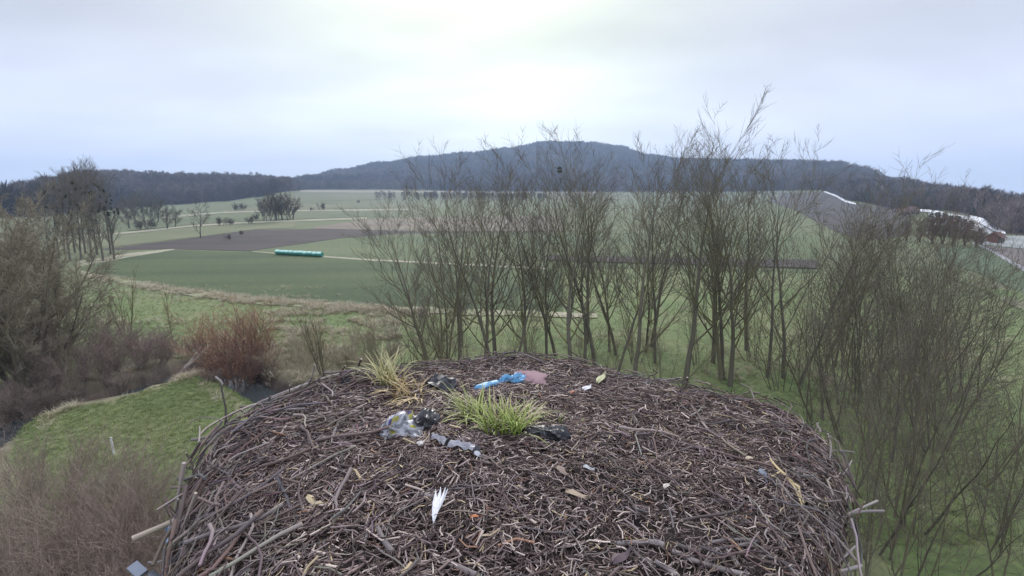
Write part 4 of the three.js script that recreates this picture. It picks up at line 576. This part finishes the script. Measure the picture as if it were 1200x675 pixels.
{ const t = crumple('blue_rag', 'twisted light-blue plastic rag pinched into three lobes', 'rag', [[553, 461, 0.004, 0.003], [560, 458, 0.02, 0.012], [572, 455, 0.032, 0.016], [582, 452, 0.024, 0.014], [588, 451, 0.007, 0.005], [592, 449, 0.022, 0.022], [597, 449, 0.02, 0.02], [600, 451, 0.006, 0.006], [605, 450, 0.026, 0.022], [611, 446, 0.026, 0.018], [614, 445, 0.008, 0.006]], blueM, { cr: 0.55, ff: 14, sd: 3, facet: true }); }
crumple('mauve_felt', 'flat mauve felt scrap beside the blue rag', 'rag', [[608, 446, 0.02, 0.006], [615, 444, 0.07, 0.018], [624, 446, 0.06, 0.018], [632, 450, 0.035, 0.012], [640, 453, 0.012, 0.006]], plain(0.27, 0.17, 0.185, 0.95), { cr: 0.3, sd: 5 });
const black = plain(0.02, 0.021, 0.026, 0.45, { side: THREE.DoubleSide });
crumple('black_film', 'bunched black plastic film right of the green grass tuft', 'plastic film', [[606, 506, 0.008, 0.006], [618, 507, 0.02, 0.013], [634, 509, 0.024, 0.015], [648, 513, 0.03, 0.02], [660, 515, 0.03, 0.022], [668, 518, 0.012, 0.01]], black, { cr: 0.6, ff: 9, sd: 7, facet: true });
crumple('black_film', 'black plastic clump between the straw tuft and blue rag', 'plastic film', [[504, 452, 0.012, 0.008], [512, 454, 0.05, 0.028], [520, 458, 0.045, 0.026], [528, 462, 0.015, 0.01]], black, { cr: 0.7, sd: 9, facet: true });
crumple('black_film', 'grey-black plastic pouch with a dark hollow beside the printed wrapper', 'plastic film', [[485, 493, 0.015, 0.01], [494, 496, 0.04, 0.026], [504, 498, 0.045, 0.028], [514, 500, 0.02, 0.012]], plain(0.045, 0.045, 0.05, 0.4), { cr: 0.6, sd: 11, facet: true });
crumple('black_film', 'small black lump among sticks at the nest rim', 'plastic film', [[400, 452, 0.014, 0.01], [406, 453, 0.028, 0.02], [412, 455, 0.012, 0.01]], black, { cr: 0.5, sd: 13, facet: true });
{ // printed wrapper
  const w = 64, d = new Uint8Array(w * w * 4); for (let j = 0; j < w; j++) for (let i = 0; i < w; i++) { const u = i / w, v = j / w, a = n3(u * 7, v * 7, 3), b = n3(u * 9 + 5, v * 9, 8); let c = [150, 152, 158]; if (u > 0.2 && u < 0.55 && a > 0.2) c = [66, 54, 112]; else if (b > 0.3) c = [150, 145, 60]; else if (b < -0.16) c = [96, 98, 104]; const o = (j * w + i) * 4; d[o] = c[0]; d[o + 1] = c[1]; d[o + 2] = c[2]; d[o + 3] = 255; }
  const t = new THREE.DataTexture(d, w, w); t.colorSpace = THREE.SRGBColorSpace; t.magFilter = THREE.LinearFilter; t.needsUpdate = true;
  crumple('printed_wrapper', 'crumpled silvery wrapper with violet and yellow print', 'wrapper', [[446, 504, 0.02, 0.008], [455, 505, 0.05, 0.022], [468, 505, 0.065, 0.032], [482, 509, 0.04, 0.02], [494, 515, 0.012, 0.006]], new THREE.MeshStandardMaterial({ map: t, roughness: 0.35, side: THREE.DoubleSide }), { cr: 0.6, ff: 9, sd: 15, facet: true });
}
{ // grey folded foil strip with a dark band
  const t = thing('foil_strip', 'folded silver-grey plastic strip with a dark band', 'plastic strip'), m = plain(0.3, 0.3, 0.32, 0.35, { side: THREE.DoubleSide }), mk = (a, b, w0, w1, name, mat, lift) => { const A = nestAt(...a).p, B = nestAt(...b).p, s = V().crossVectors(B.clone().sub(A), Y).normalize(), gb = new GB(), n = 7; for (let i = 0; i < n; i++) for (let k = 0; k < 5; k++) { const P = (ii, kk) => A.clone().lerp(B, ii / n).addScaledVector(s, mix(w0, w1, ii / n) * (kk / 2.5 - 1)).add(V(0, lift + 0.012 * Math.cos((kk / 2.5 - 1) * 1.5) + 0.016 * n3(ii * 1.3, kk * 1.9, 2), 0)); gb.tri(P(i, k), P(i + 1, k), P(i, k + 1), [1, 1, 1]); gb.tri(P(i + 1, k), P(i + 1, k + 1), P(i, k + 1), [1, 1, 1]); } mesh(name, gb.build(), mat, t); };
  mk([507, 517], [524, 524], 0.007, 0.016, 'strip', m, 0.012); mk([524, 524], [528, 525.5], 0.0155, 0.015, 'band', black, 0.012); mk([528, 525.5], [557, 531], 0.016, 0.013, 'strip', m, 0.012); mk([557, 531], [563, 533], 0.013, 0.004, 'torn_end', plain(0.1, 0.1, 0.11, 0.5, { side: THREE.DoubleSide }), 0.01);
}
crumple('blue_shred', 'tiny bright-blue plastic shred among the twigs', 'plastic scrap', [[464, 547, 0.004, 0.003], [468, 551, 0.009, 0.005], [473, 556, 0.004, 0.003]], plain(0.12, 0.5, 0.8, 0.5), { cr: 0.8, sd: 17, facet: true });
crumple('plastic_bag', 'faded pale-blue plastic bag caught under the long broken stick', 'plastic bag', [[204, 606, 0.012, 0.012], [208, 606, 0.03, 0.03], [214, 612, 0.034, 0.034], [220, 620, 0.018, 0.014]].map(s => s), plain(0.22, 0.27, 0.36, 0.5), { cr: 0.6, sd: 19, facet: true }).position.set(-0.01, -0.06, 0);
{ // white feather: rachis and split vane
  const t = thing('white_feather', 'white split feather lying on the twigs', 'feather'), q = nestAt(508, 622, 0.008), up = nestAt(519, 588, 0.022), dir = up.p.clone().sub(q.p), L = dir.length(), m = plain(0.85, 0.85, 0.86, 0.7, { side: THREE.DoubleSide }); dir.normalize(); const side = V().crossVectors(dir, q.n).normalize(), g = new GB(); g.tube([q.p, q.p.clone().addScaledVector(dir, L * 0.5), up.p], [0.0025, 0.002, 0.0008], 5, [1, 1, 1]); mesh('shaft', g.build(), m, t);
  seed(97); for (const [a, len, w, st] of [[-0.1, 0.95, 0.006, 0.1], [0.05, 1, 0.006, 0.12], [0.24, 0.97, 0.0045, 0.2], [0.42, 0.9, 0.003, 0.25], [-0.35, 0.5, 0.0025, 0.3], [0.62, 0.6, 0.003, 0.3], [0.14, 0.6, 0.005, 0.15]]) { const gb = new GB(), d = dir.clone().addScaledVector(side, a).normalize(); const p0 = q.p.clone().addScaledVector(dir, L * st).addScaledVector(q.n, 0.004), W = [0.25, 0.9, 1, 0.7, 0.05], n = W.length; for (let k = 0; k < n - 1; k++) { const A = k / (n - 1), B = (k + 1) / (n - 1), P = (f, s, ww) => p0.clone().addScaledVector(d, L * (1 - st) * len * f).addScaledVector(side, s * ww * w).addScaledVector(q.n, 0.004 * (1 - s * s) + 0.012 * f + a * 0.01 * f); for (const s of [-1, 0]) { gb.tri(P(A, s, W[k]), P(A, s + 1, W[k]), P(B, s, W[k + 1]), [1, 1, 1]); gb.tri(P(A, s + 1, W[k]), P(B, s + 1, W[k + 1]), P(B, s, W[k + 1]), [1, 1, 1]); } } mesh('vane', gb.build(), m, t); }
}
function grassTuft(name, label, list) { // list of [px, py, n, lenMin, lenMax, width, c0, c1, lean vector, spread px]
  const t = thing(name, label, 'grass tuft'), gm = vc(0.75); for (const [px, py, n, l0, l1, w, c0, c1, lean, sx, sy, part] of list) { const gb = new GB(); for (let k = 0; k < n; k++) { const q = nestAt(px + rr(-sx, sx), py + rr(-sy, sy)), d = V(rr(-1, 1) * 0.55 + lean[0], lean[1], rr(-1, 1) * 0.5 + lean[2]).normalize(), j = rr(0.7, 1.15); gb.blade(q.p.addScaledVector(q.n, -0.004), d, Math.abs(d.y) > 0.97 ? V(1, 0, 0) : Y, rr(l0, l1), w * rr(0.6, 1.2), rr(0.3, 1.7), c0.map(v => v * j), c1.map(v => v * j), 5); } mesh(part, gb.build(), gm, t); } return t;
}
seed(98);
grassTuft('green_grass_tuft', 'fresh yellow-green grass tuft growing in the middle of the nest', [
  [592, 508, 130, 0.06, 0.15, 0.003, [0.17, 0.27, 0.04], [0.46, 0.52, 0.16], [0.0, 1, 0], 22, 7, 'green_blades'], [560, 490, 95, 0.07, 0.16, 0.003, [0.26, 0.33, 0.08], [0.5, 0.52, 0.22], [-0.35, 0.8, 0], 18, 9, 'green_blades'], [600, 500, 90, 0.07, 0.15, 0.0032, [0.40, 0.36, 0.19], [0.55, 0.48, 0.3], [0.15, 0.9, -0.1], 24, 8, 'dry_blades'], [618, 492, 12, 0.04, 0.1, 0.003, [0.5, 0.42, 0.3], [0.6, 0.52, 0.4], [0.2, 1, 0], 7, 3, 'dry_blades'], [595, 518, 30, 0.07, 0.15, 0.0018, [0.3, 0.25, 0.15], [0.4, 0.33, 0.22], [0.3, 0.15, 0.8], 14, 4, 'dead_blades'], [535, 488, 16, 0.08, 0.2, 0.002, [0.4, 0.36, 0.22], [0.45, 0.4, 0.25], [-1, 0.35, 0.1], 20, 6, 'dry_blades']]);
grassTuft('straw_grass_tuft', 'dry straw-coloured grass clump on the nest\'s far edge', [
  [478, 462, 150, 0.05, 0.16, 0.0042, [0.40, 0.30, 0.14], [0.56, 0.44, 0.23], [0.1, 0.4, 0.3], 20, 10, 'straw_blades'], [455, 448, 75, 0.09, 0.2, 0.0042, [0.40, 0.36, 0.16], [0.58, 0.54, 0.3], [-0.1, 1, 0], 14, 9, 'straw_blades'], [452, 450, 20, 0.08, 0.18, 0.0035, [0.3, 0.36, 0.12], [0.5, 0.55, 0.27], [-0.1, 1.1, 0], 12, 6, 'green_blades'], [455, 472, 14, 0.12, 0.24, 0.003, [0.34, 0.34, 0.1], [0.48, 0.44, 0.2], [-1, 0.25, 0.5], 10, 4, 'green_blades']]);
grassTuft('grass_sprig', 'little green grass sprig beside the black film', [[655, 497, 10, 0.03, 0.07, 0.002, [0.22, 0.3, 0.07], [0.42, 0.42, 0.18], [0, 0.9, 0], 6, 3, 'blades'], [684, 498, 6, 0.03, 0.06, 0.002, [0.25, 0.36, 0.08], [0.4, 0.45, 0.16], [0.4, 0.5, 0], 5, 2, 'blades']]);
{ // yellow stalk with forked end
  const t = thing('straw_stalk', 'bent yellow straw stalk with frayed end near the nest edge', 'straw'), P = l => l.map(([a, b]) => nestAt(a, b, 0.012).p), mk = (l, r0, r1, n) => { const g = new GB(), q = new THREE.CatmullRomCurve3(P(l)).getPoints(6); g.tube(q, q.map((_, k) => mix(r0, r1, k / 6)), 5, [0.5, 0.40, 0.2], [0.56, 0.46, 0.26], true); mesh(n, g.build(), vc(0.7), t); };
  mk([[902, 542], [910, 552], [918, 560], [927, 570], [935, 576]], 0.003, 0.0055, 'stem'); mk([[934, 575], [936, 585], [940, 594]], 0.0045, 0.002, 'fibre'); mk([[922, 565], [930, 577], [935, 590], [938, 600]], 0.004, 0.002, 'fibre'); mk([[915, 557], [906, 562], [903, 563]], 0.0025, 0.0015, 'fibre');
}
// scattered single scraps
function scrap(name, label, cat, a, b, w, c, lift = 0.012, rough = 0.8) { const A = nestAt(a[0], a[1], lift).p, B = nestAt(b[0], b[1], lift).p, gb = new GB(), s = V().crossVectors(B.clone().sub(A), Y).normalize(), n = 6, row = []; const W = [0.15, 0.75, 1, 0.9, 0.6, 0.35, 0.05]; for (let k = 0; k < n; k++) { const P = (i, e, y) => A.clone().lerp(B, i / n).addScaledVector(s, e * W[i] * w).add(V(0, y * 0.6 * w + 0.004 * Math.sin(i), 0)); for (const [e0, y0, e1, y1] of [[-1, 0, 0, 0.9], [0, 0.9, 1, 0.1], [1, 0.1, 0, -0.5], [0, -0.5, -1, 0]]) { gb.tri(P(k, e0, y0), P(k + 1, e0, y0), P(k, e1, y1), c); gb.tri(P(k, e1, y1), P(k + 1, e0, y0), P(k + 1, e1, y1), c); } } return tag(mesh(name, gb.build(), vc(rough), scene), label, cat); }
scrap('pale_leaf', 'pale yellow-green leaf standing up near the back rim', 'leaf', [699, 455], [709, 440], 0.016, [0.46, 0.46, 0.26], 0.02);
scrap('white_scrap', 'small white scrap left of the pale leaf', 'scrap', [684, 461], [692, 455], 0.016, [0.75, 0.74, 0.74]);
scrap('bark_chip', 'light tan bark chip below the black film', 'wood chip', [662, 582], [691, 587], 0.012, [0.46, 0.36, 0.25]);
scrap('bark_chip', 'short brown bark chip above the tan one', 'wood chip', [653, 552], [667, 561], 0.011, [0.3, 0.23, 0.18]);
scrap('bark_chip', 'whitish wood chip on the fine litter, left of the yellow stalk', 'wood chip', [777, 577], [785, 569], 0.008, [0.55, 0.49, 0.42]);
scrap('bark_chip', 'cream wood splinter just behind the yellow stalk', 'wood chip', [873, 543], [884, 539], 0.007, [0.62, 0.52, 0.36]);
scrap('husk', 'curled cream husk on the dark litter left of the feather', 'husk', [362, 585], [372, 598], 0.010, [0.5, 0.41, 0.25]);
scrap('husk', 'cream husk with fringed end beside the curled one', 'husk', [369, 596], [386, 594], 0.008, [0.48, 0.40, 0.26]);
scrap('bark_chip', 'long tan chip on sticks left of the curled husk', 'wood chip', [326, 545], [350, 541], 0.009, [0.36, 0.31, 0.22]);
scrap('white_scrap', 'pale pebble-like scrap under the printed wrapper', 'scrap', [490, 527], [498, 521], 0.012, [0.6, 0.56, 0.52]);
scrap('plastic_sliver', 'whitish plastic sliver at the end of the silver strip', 'scrap', [556, 536], [566, 539], 0.012, [0.5, 0.52, 0.54]);
scrap('plastic_sliver', 'grey-white sliver on the litter below the black film', 'scrap', [683, 552], [696, 554], 0.010, [0.5, 0.51, 0.5]);
scrap('plastic_sliver', 'dark blue-grey plastic sliver beside the yellow stalk', 'scrap', [890, 555], [898, 570], 0.010, [0.16, 0.19, 0.24]);
scrap('bark_chip', 'orange-brown bark sliver right of the feather', 'wood chip', [551, 612], [567, 608], 0.006, [0.5, 0.2, 0.09]);
scrap('cloth_scrap', 'mauve-brown cloth scrap tucked under front sticks', 'rag', [716, 668], [738, 650], 0.014, [0.12, 0.085, 0.09], 0.014);
scrap('bark_chip', 'reddish bark chip near the white scrap by the back rim', 'wood chip', [668, 465], [674, 461], 0.008, [0.45, 0.2, 0.12]);

renderer.render(scene, camera);
